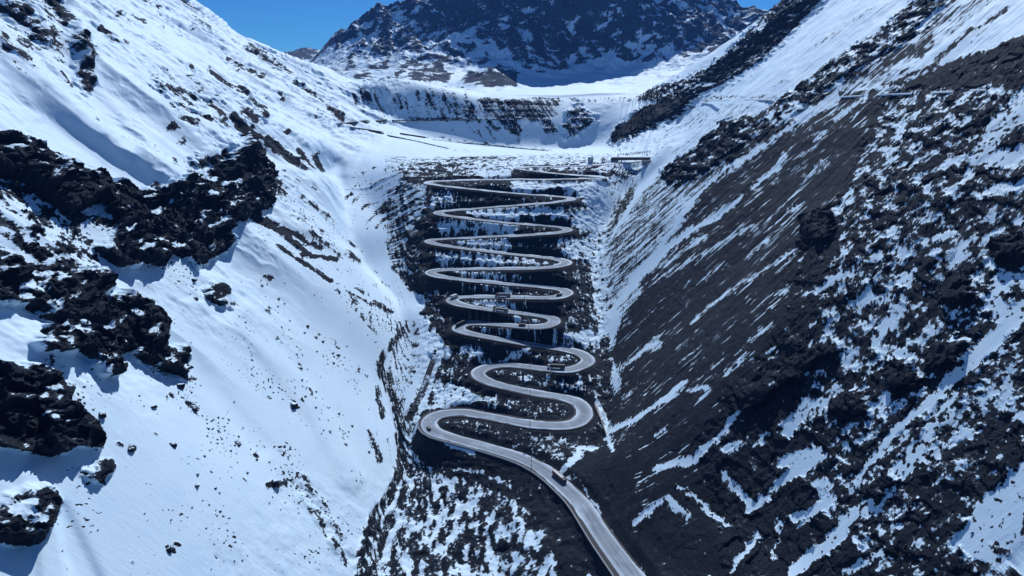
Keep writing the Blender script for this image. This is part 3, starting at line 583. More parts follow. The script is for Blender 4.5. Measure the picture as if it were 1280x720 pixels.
SNOW = (.64, .78, .89)
def terrain_mat(name, fine=1.0, rock_a=(.0055, .0085, .016), rock_b=(.0125, .0175, .028)):
    m = new_mat(name); L = m.node_tree.links; b = m.node_tree.nodes['Principled BSDF']
    pos = nod(m, 'ShaderNodeNewGeometry').outputs['Position']
    gy = nod(m, 'ShaderNodeAttribute', attribute_name='gy').outputs['Fac']; sx = nod(m, 'ShaderNodeSeparateXYZ'); L.new(pos, sx.inputs[0])
    cx3 = nod(m, 'ShaderNodeCombineXYZ'); L.new(sx.outputs[0], cx3.inputs[0]); L.new(gy, cx3.inputs[1]); L.new(sx.outputs[2], cx3.inputs[2]); pos0 = pos; pos = cx3.outputs[0]
    av = nod(m, 'ShaderNodeAttribute', attribute_name='cov').outputs['Fac']
    ak = nod(m, 'ShaderNodeAttribute', attribute_name='crag').outputs['Fac']
    st = nod(m, 'ShaderNodeAttribute', attribute_name='streak').outputs['Fac']
    n1 = noise(m, pos, .55 * fine, 5, .65); n2 = noise(m, pos0, .9 * fine, 4, .6, (.16, 1.0, .16))
    nn = mth(m, 'ADD', mth(m, 'MULTIPLY', n1, mth(m, 'SUBTRACT', 1.0, st)), mth(m, 'MULTIPLY', n2, st))
    cv = mth(m, 'ADD', av, mth(m, 'MULTIPLY', mth(m, 'SUBTRACT', nn, .5), .95))
    mask = mrange(m, cv, .465, .535)
    nA = noise(m, pos, .05 * fine, 5, .6); nB = noise(m, pos, 1.3 * fine, 4, .7); nC = noise(m, pos0, .35 * fine, 4, .6, (.25, 1.0, .25))
    rock = mixc(m, mrange(m, nA, .3, .7), rock_a, rock_b)
    rock = mixc(m, mth(m, 'MULTIPLY', mrange(m, nB, .35, .75), .6), rock, (.020, .027, .040))
    rock = mixc(m, mth(m, 'MULTIPLY', mrange(m, nC, .52, .32), .7), rock, (.006, .009, .016))
    nD = noise(m, pos0, .09 * fine, 4, .6, (.22, 1.0, .22)); rock = mixc(m, mth(m, 'MULTIPLY', mrange(m, nD, .5, .68), mth(m, 'MULTIPLY', st, .75)), rock, (.026, .032, .042))
    dustn = mth(m, 'MULTIPLY', mrange(m, cv, .30, .48), .16)
    rock = mixc(m, dustn, rock, (.45, .50, .56))
    snow = mixc(m, mth(m, 'MULTIPLY', mrange(m, nA, .35, .75), .5), SNOW, (.53, .69, .86))
    snow = mixc(m, mth(m, 'MULTIPLY', mrange(m, cv, .62, .53), .10), snow, (.40, .47, .57))
    L.new(mixc(m, mask, rock, snow), b.inputs['Base Color'])
    L.new(mrange(m, mask, 0, 1, .92, .62), b.inputs['Roughness'])
    b.inputs['Specular IOR Level'].default_value = .18
    hgt = mth(m, 'ADD', mth(m, 'MULTIPLY', nB, mth(m, 'MULTIPLY', mth(m, 'SUBTRACT', 1.0, mask), .9)), mth(m, 'MULTIPLY', n1, .9))
    bp = nod(m, 'ShaderNodeBump'); bp.inputs['Strength'].default_value = .8; L.new(mrange(m, mask, 0, 1, 1.0, .10), bp.inputs['Distance'])
    nW = noise(m, pos0, .35 * fine, 4, .6, (.3, 1.3, .3)); hg2 = mth(m, 'ADD', mth(m, 'ADD', hgt, mth(m, 'MULTIPLY', mask, .18)), mth(m, 'MULTIPLY', nW, mth(m, 'MULTIPLY', mask, 2.2))); L.new(hg2, bp.inputs['Height'])
    L.new(bp.outputs[0], b.inputs['Normal'])
    return m
M_ground = terrain_mat('snow_and_rock')
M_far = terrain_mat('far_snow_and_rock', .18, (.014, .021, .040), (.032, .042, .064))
streakA = np.clip(S * (1 - fan), 0, 1)
ter = make_grid('terrain', X2, Y2, Z2, nr, nc, {'cov': covA, 'crag': K, 'streak': streakA, 'gy': G}, M_ground, facet=(K > .6) & (covA < .5))
ter['kind'] = 'structure'

# ------------------------------------------------------------------ the mountain at the head of the valley
MX = [-700, 100, 345, 385, 425, 520, 620, 700, 800, 885, 925, 1100, 1700]
MR = {1700: [130]*13, 2300: [112,112,112,112,112,114,118,115,112,112,112,112,112], 2900: [95,95,94,96,98,100,110,112,108,102,98,98,98], 3200: [88,88,88,92,92,88,100,104,98,88,84,84,84],
      3500: [80,82,82,88,84,78,76,84,78,66,62,72,72], 3700: [75,78,80,84,70,58,44,30,30,38,52,70,70], 4000: [66,72,76,78,48,26,-50,-110,-60,2,38,60,60], 4250: [64,70,76,78,54,30,-70,-130,-60,6,40,62,62], 5200: [62,66,72,72,72,60,30,0,40,60,70,75,75], 5700: [62,60,68,60,70,60,30,0,40,60,70,75,75], 6800: [80,80,80,80,90,90,90,90,90,90,90,90,90], 8000: [110]*13}
my = sorted(MR); MXw = []; MZw = []
for y in my:
    p = [px_at_Y(a, r, y) for a, r in zip(MX, MR[y])]; MXw.append([q[0] for q in p]); MZw.append([q[1] for q in p])
mc = np.concatenate([np.linspace(0, 2, 60, endpoint=False), np.linspace(2, 10, 440, endpoint=False), np.linspace(10, 12, 50)])
mY = np.concatenate([np.linspace(1700, 2300, 20, endpoint=False), np.linspace(2300, 3300, 90, endpoint=False), np.linspace(3300, 4100, 210, endpoint=False), np.linspace(4100, 8000, 60)])
ax = catmull(my, np.array(MXw), mY); az = catmull(my, np.array(MZw), mY)
i1 = np.minimum(mc.astype(int), 11); f1 = mc - i1; f1s = f1 * f1 * (3 - 2 * f1) * .5 + f1 * .5
mX = (ax[:, i1] * (1 - f1) + ax[:, i1+1] * f1); mZ = (az[:, i1] * (1 - f1s) + az[:, i1+1] * f1s)
mr_, mc_ = mX.shape
mYY = np.repeat(mY[:, None], mc_, 1).ravel(); mX = mX.ravel(); mZ = mZ.ravel()
mpx, mpy = to_px(mX, mYY, mZ)
up = smooth(3250, 3750, mYY)
rg = ridged(mX / 900 + .25 * fbm(mX/700, mYY/700, 2, 5), mYY / 1100, 6, 201, .52)
rg2 = ridged(mX / 260, mYY / 330, 5, 221, .6)
bigf = up * (1 - .65 * smooth(4300, 5200, mYY)) * smooth(380, 470, mpx)
rg3 = ridged((mX + mZ * .4) / 95, (mYY + mZ) / 130, 4, 281, .6)
mZ += bigf * (rg * 120 + rg2 * 62 + rg3 * 20 - 20)
mZ += smooth(2300, 3000, mYY) * fbm(mX / 160, mYY / 160, 5, 231, .6) * 26
knoll = np.exp(-((mpx - 612) / 34) ** 2) * np.exp(-((mYY - 2800) / 150) ** 2)
mZ += knoll * (50 + 30 * rg2)
mcov = blank(.6)
poly(mcov, [(360,140),(360,-80),(540,-80),(600,20),(640,60),(600,90),(500,100)], .62)
poly(mcov, [(540,-80),(900,-80),(930,30),(930,60),(870,75),(800,82),(745,72),(705,92),(690,94),(660,78),(640,58),(600,52),(585,30),(550,5)], .55)
poly(mcov, [(650,80),(690,92),(705,90),(745,70),(800,80),(870,72),(930,55),(930,140),(600,140),(640,112)], 1.0)
poly(mcov, [(640,112),(560,112),(560,90),(600,80),(640,90)], .95); poly(mcov, [(572,100),(585,90),(610,86),(640,87),(649,98),(645,107),(600,109)], .22)
line(mcov, [(500,72),(545,58),(580,42)], 12, .85); line(mcov, [(560,85),(590,68),(605,58)], 12, .85); line(mcov, [(480,75),(500,90),(560,95)], 10, .3); line(mcov, [(650,84),(640,75),(628,62)], 5, .9); line(mcov,[(700,62),(760,50)],5,.6); line(mcov,[(780,40),(820,30)],4,.6)
poly(mcov, [(340,50),(385,50),(395,74),(340,76)], .3); poly(mcov, [(360,85),(420,50),(450,48),(500,80),(480,105),(360,105)], .72); line(mcov,[(385,70),(425,44),(440,50)],8,.3)
for _i in range(46):
    _x = random.uniform(560, 910); _y = random.uniform(-5, 70); _l = random.uniform(6, 26); _d = random.choice([-1, 1, -1]); line(mcov, [(_x, _y), (_x + _d * _l * .8, _y + _l * .7)], random.uniform(1.5, 3.5), random.uniform(.72, .9))
for _i in range(34):
    _x = random.uniform(400, 600); _y = random.uniform(20, 95); _l = random.uniform(8, 28); line(mcov, [(_x, _y), (_x - _l * .9, _y + _l * .7)], random.uniform(2, 5), random.choice([.2, .25, .9]))
mcov = blur(mcov, 1.4)
mwx = fbm(mX / 150, mYY / 150, 4, 241)
px2, py2 = to_px(mX, mYY, mZ)
mC = sample(mcov, px2 + mwx * 12, py2 + fbm(mX/150, mYY/150, 4, 251) * 9)
mN = grid_normals(mX, mYY, mZ, mr_, mc_)
mC = mC + (fbm(mX / 75, (mYY + mZ) / 60, 6, 261, .75) * (.7 + 1.2 * fbm(mX / 400, mYY / 300, 2, 271)) - (rg2 - .2) * .32 - (rg3 - .2) * .55 + (mN[:, 2] - .66) * .55) * smooth(1.0, .8, mC)
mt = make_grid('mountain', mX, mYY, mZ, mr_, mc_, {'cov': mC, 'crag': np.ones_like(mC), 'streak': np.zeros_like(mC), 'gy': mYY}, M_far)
mt['kind'] = 'structure'

# ------------------------------------------------------------------ helpers for things
from mathutils import noise as mn
import bmesh
TPX, TPY = to_px(X2, Y2, Z2); TDEP = Y2 * CP - Z2 * SP
PIX = np.full((760, 1320), -1, np.int64)
_o = np.argsort(-TDEP); _ok = (TPX[_o] > -20) & (TPX[_o] < 1299) & (TPY[_o] > -20) & (TPY[_o] < 739); _o = _o[_ok]
PIX[(TPY[_o] + 20).astype(int), (TPX[_o] + 20).astype(int)] = _o
def ground_at(a, b):                                          # the ground point seen at a survey pixel
    for r in range(1, 14):
        w_ = PIX[max(0, int(b) + 20 - r):int(b) + 21 + r, max(0, int(a) + 20 - r):int(a) + 21 + r].ravel(); m = w_[w_ >= 0]
        if len(m) < 3: continue
        m = m[TDEP[m] < TDEP[m].min() + 12]
        w = np.exp(-((TPX[m] - a) ** 2 + (TPY[m] - b) ** 2) / (r * r)) + 1e-9; w /= w.sum()
        return Vector((float((X2[m] * w).sum()), float((Y2[m] * w).sum()), float((Z2[m] * w).sum())))
    i = int(np.argmin((TPX - a) ** 2 + (TPY - b) ** 2 + TDEP * .05)); return Vector((float(X2[i]), float(Y2[i]), float(Z2[i])))
def ribbon(name, xs, ys_, zs, offs, rise, mat, parent=None):  # strip along a path, offs: lateral offsets (n, k) to the left, rise: heights (k)
    n = len(xs); k = offs.shape[1]
    tx_ = np.gradient(xs); ty_ = np.gradient(ys_); l = np.hypot(tx_, ty_) + 1e-9; nx, ny = -ty_ / l, tx_ / l
    V = np.stack([xs[:, None] + nx[:, None] * offs, ys_[:, None] + ny[:, None] * offs, zs[:, None] + rise], 2)
    me = D.meshes.new(name)
    F_ = [(i*k+j, (i+1)*k+j, (i+1)*k+j+1, i*k+j+1) for i in range(n-1) for j in range(k-1)]
    me.from_pydata(V.reshape(-1, 3).tolist(), [], F_)
    ss = np.concatenate([[0], np.cumsum(np.hypot(np.diff(xs), np.diff(ys_)))])
    a1 = me.attributes.new('across', 'FLOAT', 'POINT'); a1.data.foreach_set('value', np.tile(np.linspace(0, 1, k), n).astype(np.float32))
    a2 = me.attributes.new('along', 'FLOAT', 'POINT'); a2.data.foreach_set('value', np.repeat(ss, k).astype(np.float32))
    me.materials.append(mat); me.shade_smooth() if hasattr(me, 'shade_smooth') else None
    o = D.objects.new(name, me); COL.objects.link(o); o.parent = parent
    bm = bmesh.new(); bm.from_mesh(me); bmesh.ops.recalc_face_normals(bm, faces=bm.faces); bm.to_mesh(me); bm.free()
    return o

# ------------------------------------------------------------------ the road
def asphalt(name, c0, c1, edge, wet):
    m = new_mat(name, rough=.55, spec=.2); L = m.node_tree.links; b = m.node_tree.nodes['Principled BSDF']
    ac = nod(m, 'ShaderNodeAttribute', attribute_name='across').outputs['Fac']; al = nod(m, 'ShaderNodeAttribute', attribute_name='along').outputs['Fac']
    pos = nod(m, 'ShaderNodeNewGeometry').outputs['Position']
    cv = nod(m, 'ShaderNodeCombineXYZ'); L.new(mth(m, 'MULTIPLY', ac, 12.0), cv.inputs[0]); L.new(mth(m, 'MULTIPLY', al, .035), cv.inputs[1])
    trk = noise(m, cv.outputs[0], .55, 4, .6); blot = noise(m, pos, .05, 4, .6); fine = noise(m, pos, 2.0, 3, .6)
    e = mth(m, 'ABSOLUTE', mth(m, 'SUBTRACT', ac, .5))
    col = mixc(m, mrange(m, trk, .32, .68), c0, c1)
    salt = mth(m, 'ADD', mrange(m, e, .22, .46, 0, .75), mrange(m, blot, .45, .7, 0, .45), clamp=True)
    col = mixc(m, mth(m, 'MULTIPLY', salt, mrange(m, trk, .2, .6, .4, 1.)), col, edge)
    col = mixc(m, mth(m, 'MULTIPLY', mrange(m, fine, .4, .7), .12), col, (.12, .125, .135))
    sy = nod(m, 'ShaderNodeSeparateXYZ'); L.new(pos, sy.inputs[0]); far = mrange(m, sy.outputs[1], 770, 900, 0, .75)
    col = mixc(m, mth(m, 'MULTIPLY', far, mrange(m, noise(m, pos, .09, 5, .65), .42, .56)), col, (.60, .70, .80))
    ctr = mth(m, 'MULTIPLY', mrange(m, mth(m, 'ABSOLUTE', mth(m, 'SUBTRACT', ac, .5)), .012, .004), .5)
    L.new(col, b.inputs['Base Color'])
    L.new(mrange(m, blot, .3, .7, .65, .9), b.inputs['Roughness'])
    return m
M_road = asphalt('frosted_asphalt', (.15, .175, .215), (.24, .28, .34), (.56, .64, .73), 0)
M_shoulder = new_mat('gravel_shoulder', (.055, .052, .056), .9)
prof = np.linspace(-.5, .5, 13)
offs = RW[:, None] * prof[None, :]
skirt = np.concatenate([offs[:, :1] - .25, offs, offs[:, -1:] + .25], 1)
rise = np.concatenate([[-.5], .12 - .10 * (prof * 2) ** 2, [-.5]])
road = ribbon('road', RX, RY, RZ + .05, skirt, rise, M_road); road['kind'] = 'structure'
# gravel shoulders under it
NL = int(np.argmax(RY * 0 + (np.arange(len(RX)) > 0)))
lw = np.interp(RY, [300, 480, 560], [4.6, 3.0, 1.6])
sh = np.stack([-RW * .5 - 1.6, -RW * .5 + .5, RW * .5 - .5, RW * .5 + lw], 1)
shd = ribbon('road_shoulder', RX, RY, RZ - .06, sh, np.array([-.18, 0, 0, -.05]), M_shoulder); shd['kind'] = 'structure'


# ploughed snow on the verges
def snow_bank():
    V = []; Fc = []
    for sd in (-1, 1):
        n_ = len(RX); u = s_new[:n_]
        h = np.clip(fbm(u / 30, u * 0 + sd * 7.3, 4, 501, .6) * 2.2 + .28, 0, 1.0)
        wd = h * np.interp(RY, [300, 600, 900], [1.6, 1.7, 2.2])
        inner = sd * (RW * .5 - .35 + .25 * fbm(u / 3, u * 0 + sd, 3, 511)); outer = inner + sd * wd
        nx, ny = -ty, tx
        b0 = len(V)
        for i in range(n_):
            a, b = inner[i], outer[i]; mid = (a + b) / 2; z = RZ[i]
            for o_, dz in ((a, -.05), (mid, .12 + .55 * h[i]), (b, -.25)):
                V.append((RX[i] + nx[i] * o_, RY[i] + ny[i] * o_, z + dz))
        for i in range(n_ - 1):
            if wd[i] < .15 and wd[i + 1] < .15: continue
            for j in (0, 1):
                q = b0 + i * 3 + j; f = (q, q + 3, q + 4, q + 1); Fc.append(f if sd > 0 else f[::-1])
    me = D.meshes.new('ploughed_snow'); me.from_pydata(V, [], Fc); me.shade_smooth()
    me.materials.append(M_snow); o = D.objects.new('ploughed_snow', me); COL.objects.link(o); o['kind'] = 'stuff'
    o['label'] = 'ploughed snow lying along the verges of the winding road'; o['category'] = 'snow'
M_snow = new_mat('packed_snow', (.60, .72, .84), .7); 
_n = noise(M_snow, nod(M_snow, 'ShaderNodeNewGeometry').outputs['Position'], .8, 4, .6)
M_snow.node_tree.links.new(mixc(M_snow, _n, (.72, .80, .88), (.42, .50, .60)), M_snow.node_tree.nodes['Principled BSDF'].inputs['Base Color'])
snow_bank()

def mesh_obj(name, bm, mat, parent=None, bevel=0.0, smooth_=False):
    me = D.meshes.new(name); bmesh.ops.recalc_face_normals(bm, faces=bm.faces); bm.to_mesh(me); bm.free(); me.materials.append(mat)
    if smooth_: me.shade_smooth()
    o = D.objects.new(name, me); COL.objects.link(o); o.parent = parent
    if bevel: md = o.modifiers.new('bevel', 'BEVEL'); md.width = bevel; md.segments = 2
    return o
def bx(bm, lo, hi, taper=None):
    (x0, y0, z0), (x1, y1, z1) = lo, hi; v = [bm.verts.new(p) for p in ((x0,y0,z0),(x1,y0,z0),(x1,y1,z0),(x0,y1,z0),(x0,y0,z1),(x1,y0,z1),(x1,y1,z1),(x0,y1,z1))]
    for f in ((0,3,2,1),(4,5,6,7),(0,1,5,4),(1,2,6,5),(2,3,7,6),(3,0,4,7)): bm.faces.new([v[i] for i in f])
    return v
def box_part(name, lo, hi, mat, parent, bevel=.04):
    bm = bmesh.new(); bx(bm, lo, hi); return mesh_obj(name, bm, mat, parent, bevel)
def thing(name, label, cat, loc=(0, 0, 0), group=None):
    o = D.objects.new(name, None); COL.objects.link(o); o.location = loc; o.empty_display_size = .5
    o['label'] = label; o['category'] = cat
    if group: o['group'] = group
    return o
def grimy(name, c, rough=.5, k=.35):
    m = new_mat(name, c, rough); L = m.node_tree.links
    n1 = noise(m, nod(m, 'ShaderNodeTexCoord').outputs['Object'], 1.3, 4, .65)
    L.new(mixc(m, mth(m, 'MULTIPLY', mrange(m, n1, .4, .7), k), c, (.16, .16, .17)), m.node_tree.nodes['Principled BSDF'].inputs['Base Color']); return m
M_tyre = new_mat('tyre_rubber', (.012, .012, .013), .85); M_glass = new_mat('dark_glass', (.01, .013, .018), .12, spec=.6); M_steel = grimy('dark_steel', (.04, .042, .046), .55)
M_white = grimy('dirty_white_paint', (.62, .64, .66), .4); M_grey = grimy('grey_tarpaulin', (.20, .20, .22), .6); M_black = grimy('black_paint', (.012, .013, .016), .45, .15); M_maroon = grimy('maroon_panel', (.10, .045, .045), .5, .2)
M_red = grimy('red_paint', (.22, .03, .03), .4); M_silver = grimy('silver_paint', (.30, .31, .33), .3); M_conc = grimy('pale_concrete', (.36, .37, .38), .85, .5); M_tan = grimy('tan_concrete', (.42, .34, .25), .85, .2); M_dconc = grimy('stained_concrete', (.07, .075, .085), .9, .3)
M_lamp = new_mat('red_lamp', (.35, .02, .02), .3); M_head = new_mat('head_lamp', (.7, .7, .68), .2)
def wheel(parent, x, y, r, w):
    bm = bmesh.new(); bmesh.ops.create_cone(bm, cap_ends=True, segments=16, radius1=r, radius2=r, depth=w)
    bmesh.ops.rotate(bm, verts=bm.verts, cent=(0,0,0), matrix=Matrix.Rotation(math.pi/2, 3, 'Y')); bmesh.ops.translate(bm, verts=bm.verts, vec=(x, y, r))
    o = mesh_obj('wheel', bm, M_tyre, parent)
    bm = bmesh.new(); sgn = 1 if x > 0 else -1; bmesh.ops.create_cone(bm, cap_ends=True, segments=12, radius1=r*.5, radius2=r*.42, depth=.08)
    bmesh.ops.rotate(bm, verts=bm.verts, cent=(0,0,0), matrix=Matrix.Rotation(math.pi/2*sgn, 3, 'Y')); bmesh.ops.translate(bm, verts=bm.verts, vec=(x + sgn*(w/2 + .02), y, r)); mesh_obj('rim', bm, M_silver, o)
def cab(parent, y0, mat, sleeper=True):                       # cab nose at +y
    L_ = 2.3; bm = bmesh.new(); prof = [(0, 1.0), (L_, 1.0), (L_ + .05, 1.9), (L_ - .25, 3.0), (L_ - .75, 3.45), (0, 3.75)]
    A = [bm.verts.new((-1.22, y0 + a, b)) for a, b in prof]; B = [bm.verts.new((1.22, y0 + a, b)) for a, b in prof]
    bm.faces.new(A); bm.faces.new(B[::-1])
    for i in range(len(prof)): j = (i + 1) % len(prof); bm.faces.new((A[i], B[i], B[j], A[j]))
    c = mesh_obj('cab', bm, mat, parent, .08)
    bm = bmesh.new(); v = [bm.verts.new(p) for p in ((-1.08, y0 + L_ + .075, 1.98), (1.08, y0 + L_ + .075, 1.98), (1.0, y0 + L_ - .19, 2.95), (-1.0, y0 + L_ - .19, 2.95))]; bm.faces.new(v)
    r = bmesh.ops.extrude_face_region(bm, geom=bm.faces[:]); bmesh.ops.translate(bm, verts=[e for e in r['geom'] if isinstance(e, bmesh.types.BMVert)], vec=(0, .03, .01)); mesh_obj('windscreen', bm, M_glass, c)
    for sg in (-1, 1):
        box_part('side_window', (sg*1.20 - .03, y0 + 1.05, 2.05), (sg*1.20 + .05*sg, y0 + 1.95, 2.8) if sg > 0 else (sg*1.20 + .03, y0 + 1.95, 2.8), M_glass, c, 0)
        box_part('mirror', (sg*1.42 - .09, y0 + 2.1, 2.0), (sg*1.42 + .09, y0 + 2.22, 2.75), M_black, c, .02)
        box_part('headlight', (sg*.9 - .2, y0 + L_ + .02, 1.05), (sg*.9 + .2, y0 + L_ + .09, 1.3), M_head, c, 0)
    box_part('bumper', (-1.24, y0 + L_ - .3, .45), (1.24, y0 + L_ + .15, .98), M_steel, c, .05)
    box_part('grille', (-.75, y0 + L_ + .03, 1.35), (.75, y0 + L_ + .1, 1.8), M_black, c, 0)
def semi(label, cabm, boxm, roofm, kind='box', Lt=12.6, group=None):
    t = thing('semi_truck', label, 'truck', group=group); y0 = -8.2
    box_part('chassis', (-.5, y0, .85), (.5, 6.3, 1.15), M_steel, t, .03)
    cab(t, 5.0, cabm)
    if kind == 'box':
        tr = box_part('trailer', (-1.27, y0, 1.2), (1.27, y0 + Lt, 3.95), boxm, t, .05); box_part('roof_panel', (-1.22, y0 + .05, 3.95), (1.22, y0 + Lt - .05, 4.0), roofm, tr, .01)
        for i in range(1, 10): 
            for sg in (-1, 1): box_part('side_rib', (sg*1.285 - .02, y0 + i*Lt/10 - .05, 1.3), (sg*1.285 + .02, y0 + i*Lt/10 + .05, 3.85), M_steel, tr, 0)
        for sg in (-1, 1): box_part('rear_door', (sg*.62 - .57, y0 - .05, 1.3), (sg*.62 + .57, y0, 3.85), roofm, tr, .01); box_part('tail_light', (sg*1.0 - .15, y0 - .06, .95), (sg*1.0 + .15, y0, 1.1), M_lamp, tr, 0)
    elif kind == 'tipper':
        bm = bmesh.new(); bx(bm, (-1.25, y0, 1.2), (1.25, y0 + Lt, 3.1)); tr = mesh_obj('trailer', bm, boxm, t, .05)
        bm = bmesh.new(); n_ = 10
        rows = [[bm.verts.new((a, y0 + .1 + (Lt - .2) * i / n_, 3.08 + .45 * math.cos(a) ** 2 + .05 * math.sin(i * 2.1))) for a in (-1.2, -.6, 0, .6, 1.2)] for i in range(n_ + 1)]
        for i in range(n_):
            for j in range(4): bm.faces.new((rows[i][j], rows[i][j+1], rows[i+1][j+1], rows[i+1][j]))
        mesh_obj('tarpaulin', bm, roofm, tr)
        for i in range(0, 9):
            for sg in (-1, 1): box_part('side_rib', (sg*1.27 - .03, y0 + .3 + i*Lt/9, 1.25), (sg*1.27 + .03, y0 + .45 + i*Lt/9, 3.05), M_steel, tr, 0)
    elif kind == 'carrier':
        tr = box_part('trailer', (-1.25, y0, 1.15), (1.25, y0 + Lt, 1.4), boxm, t, .03); box_part('upper_deck', (-1.2, y0, 2.9), (1.2, y0 + Lt, 3.02), boxm, tr, .02)
        for i in range(6):
            for sg in (-1, 1): box_part('post', (sg*1.2 - .06, y0 + .1 + i*(Lt - .2)/5, 1.4), (sg*1.2 + .06, y0 + .22 + i*(Lt - .2)/5, 2.9), M_steel, tr, 0)
        for i in range(3): box_part('cargo', (-1.0, y0 + .4 + i*4.1, 1.4), (1.0, y0 + 3.9 + i*4.1, 2.6), roofm, tr, .3)
        for i in range(3): box_part('cargo', (-1.0, y0 + .4 + i*4.1, 3.02), (1.0, y0 + 3.7 + i*4.1, 4.1), boxm, tr, .35)
    for y in (y0 + 1.2, y0 + 2.5, y0 + 3.8, 3.6, 6.2):
        for sg in (-1, 1): wheel(t, sg * 1.05, y, .5, .35 if y > 6 else .5)
    return t
def rigid(label, boxm):
    t = thing('box_truck', label, 'truck')
    box_part('chassis', (-.45, -4.2, .8), (.45, 3, 1.05), M_steel, t, .03); cab(t, 2.0, M_white); b = box_part('cargo_box', (-1.25, -4.3, 1.1), (1.25, 1.8, 3.8), boxm, t, .05)
    for sg in (-1, 1): box_part('rear_door', (sg*.6 - .55, -4.35, 1.2), (sg*.6 + .55, -4.3, 3.7), M_silver, b, .01)
    for y in (-2.9, -1.7, 3.2):
        for sg in (-1, 1): wheel(t, sg * 1.05, y, .48, .4)
    return t
def car(label, name, cat, mat, van=False):
    t = thing(name, label, cat); h = 1.95 if van else 1.5; Lc = 2.7 if van else 2.25
    prof = [(-Lc, .35), (Lc, .35), (Lc, .85), (Lc - (.6 if van else 1.0), 1.0), (Lc - (1.2 if van else 1.75), h), (-Lc + (.15 if van else .7), h), (-Lc, 1.0)]
    bm = bmesh.new(); A = [bm.verts.new((-.9 + (.12 if b > 1.2 else 0), a, b)) for a, b in prof]; B = [bm.verts.new((.9 - (.12 if b > 1.2 else 0), a, b)) for a, b in prof]
    bm.faces.new(A); bm.faces.new(B[::-1])
    for i in range(len(prof)): j = (i + 1) % len(prof); bm.faces.new((A[i], B[i], B[j], A[j]))
    body = mesh_obj('body', bm, mat, t, .07)
    bm = bmesh.new(); p3, p4 = prof[3], prof[4]; v = [bm.verts.new(p) for p in ((-.75, p3[0] - .05, p3[1] + .07), (.75, p3[0] - .05, p3[1] + .07), (.66, p4[0] + .1, p4[1] - .05), (-.66, p4[0] + .1, p4[1] - .05))]; bm.faces.new(v)
    r = bmesh.ops.extrude_face_region(bm, geom=bm.faces[:]); bmesh.ops.translate(bm, verts=[e for e in r['geom'] if isinstance(e, bmesh.types.BMVert)], vec=(0, .04, .05)); mesh_obj('windscreen', bm, M_glass, body)
    for sg in (-1, 1):
        box_part('side_window', (sg*.84 - .03, -Lc + .9, 1.02), (sg*.84 + .03, Lc - 1.7, h - .14), M_glass, body, .02); box_part('headlight', (sg*.65 - .16, Lc - .04, .6), (sg*.65 + .16, Lc + .03, .78), M_head, body, 0); box_part('tail_light', (sg*.65 - .16, -Lc - .03, .7), (sg*.65 + .16, -Lc + .04, .88), M_lamp, body, 0)
        for y in (-Lc + .85, Lc - .85): wheel(t, sg * .82, y, .34, .24)
    return t
RPX, RPY = to_px(RX, RY, RZ)
def on_road(t, a, b, lat, sgn, scale=1.0):                   # sgn +1: heading uphill along the road
    i = int(np.argmin((RPX - a) ** 2 + ((RPY - b) * 2.0) ** 2)); i = min(max(i, 4), len(RX) - 5)
    d = Vector((RX[i+3] - RX[i-3], RY[i+3] - RY[i-3], RZ[i+3] - RZ[i-3])) * sgn; d.normalize()
    z = Vector((0, 0, 1)); x = d.cross(z).normalized(); z = x.cross(d); m = Matrix((x, d, z)).transposed()
    t.rotation_euler = m.to_euler(); left = Vector((-ty[i], tx[i], 0))
    t.location = Vector((RX[i], RY[i], RZ[i] + .16)) + left * lat; t.scale = (scale,) * 3
on_road(semi('articulated truck with pale roofed brown box trailer on the lowest straight', M_steel, M_maroon, M_silver), 696, 601, -1.9, -1, .95)
on_road(semi('articulated truck with grey box trailer on the leg between two trucks and a hairpin', M_red, M_grey, M_silver), 627, 371, .4, -1, 1.0)
on_road(semi('dark open tipper truck on the leg just below the grey box truck', M_steel, M_steel, M_grey, 'tipper'), 625, 388.3, 1.2, 1, .95)
on_road(semi('dark loaded car transporter rounding the left hairpin below the tipper truck', M_black, M_black, M_steel, 'carrier'), 577, 406.3, .5, 1, .9)
on_road(semi('black box trailer truck with pale cab near the right hairpin of the wide bends', M_white, M_black, M_black), 694, 461.6, 1.5, -1, 1.0)
on_road(rigid('white box truck turning in the left hairpin above the tipper truck', M_white), 569, 373, 0, 1, 1.0)
on_road(car('small dark van on the leg beneath the stacked trucks', 'van', 'van', M_steel, True), 653, 408.3, .6, -1, 1.25)
on_road(car('black car inside the wide lowest left hairpin', 'car', 'car', M_black), 535.5, 536.5, 1.5, 1, 1.15)
on_road(car('dark pickup sized car entering the right hairpin above the grey box truck', 'car', 'car', M_black, True), 699, 370.5, 1.2, -1, 1.2)

# masts of the line that climbs beside the bends
def pole(a, b, top, label):
    g = ground_at(a, b); dep = g.y * CP - g.z * SP; h = (b - top) * dep / F / CP
    t = thing('utility_pole', label, 'pole', g - Vector((0, 0, .8)), 'masts standing in a line up the switchbacks')
    bm = bmesh.new(); bmesh.ops.create_cone(bm, cap_ends=True, segments=10, radius1=.24, radius2=.14, depth=h + .8); bmesh.ops.translate(bm, verts=bm.verts, vec=(0, 0, (h + .8) / 2)); mesh_obj('mast', bm, M_steel, t)
    box_part('crossarm', (-2.2, -.15, h - .6), (2.2, .15, h - .3), M_steel, t, .02)
    for x in (-2.0, -1.0, 1.0, 2.0):
        bm = bmesh.new(); bmesh.ops.create_cone(bm, cap_ends=True, segments=8, radius1=.14, radius2=.08, depth=.45); bmesh.ops.translate(bm, verts=bm.verts, vec=(x, 0, h - .08)); mesh_obj('insulator', bm, M_conc, t)
    box_part('footing', (-.8, -.8, .1), (.8, .8, 1.1), M_conc, t, .05)
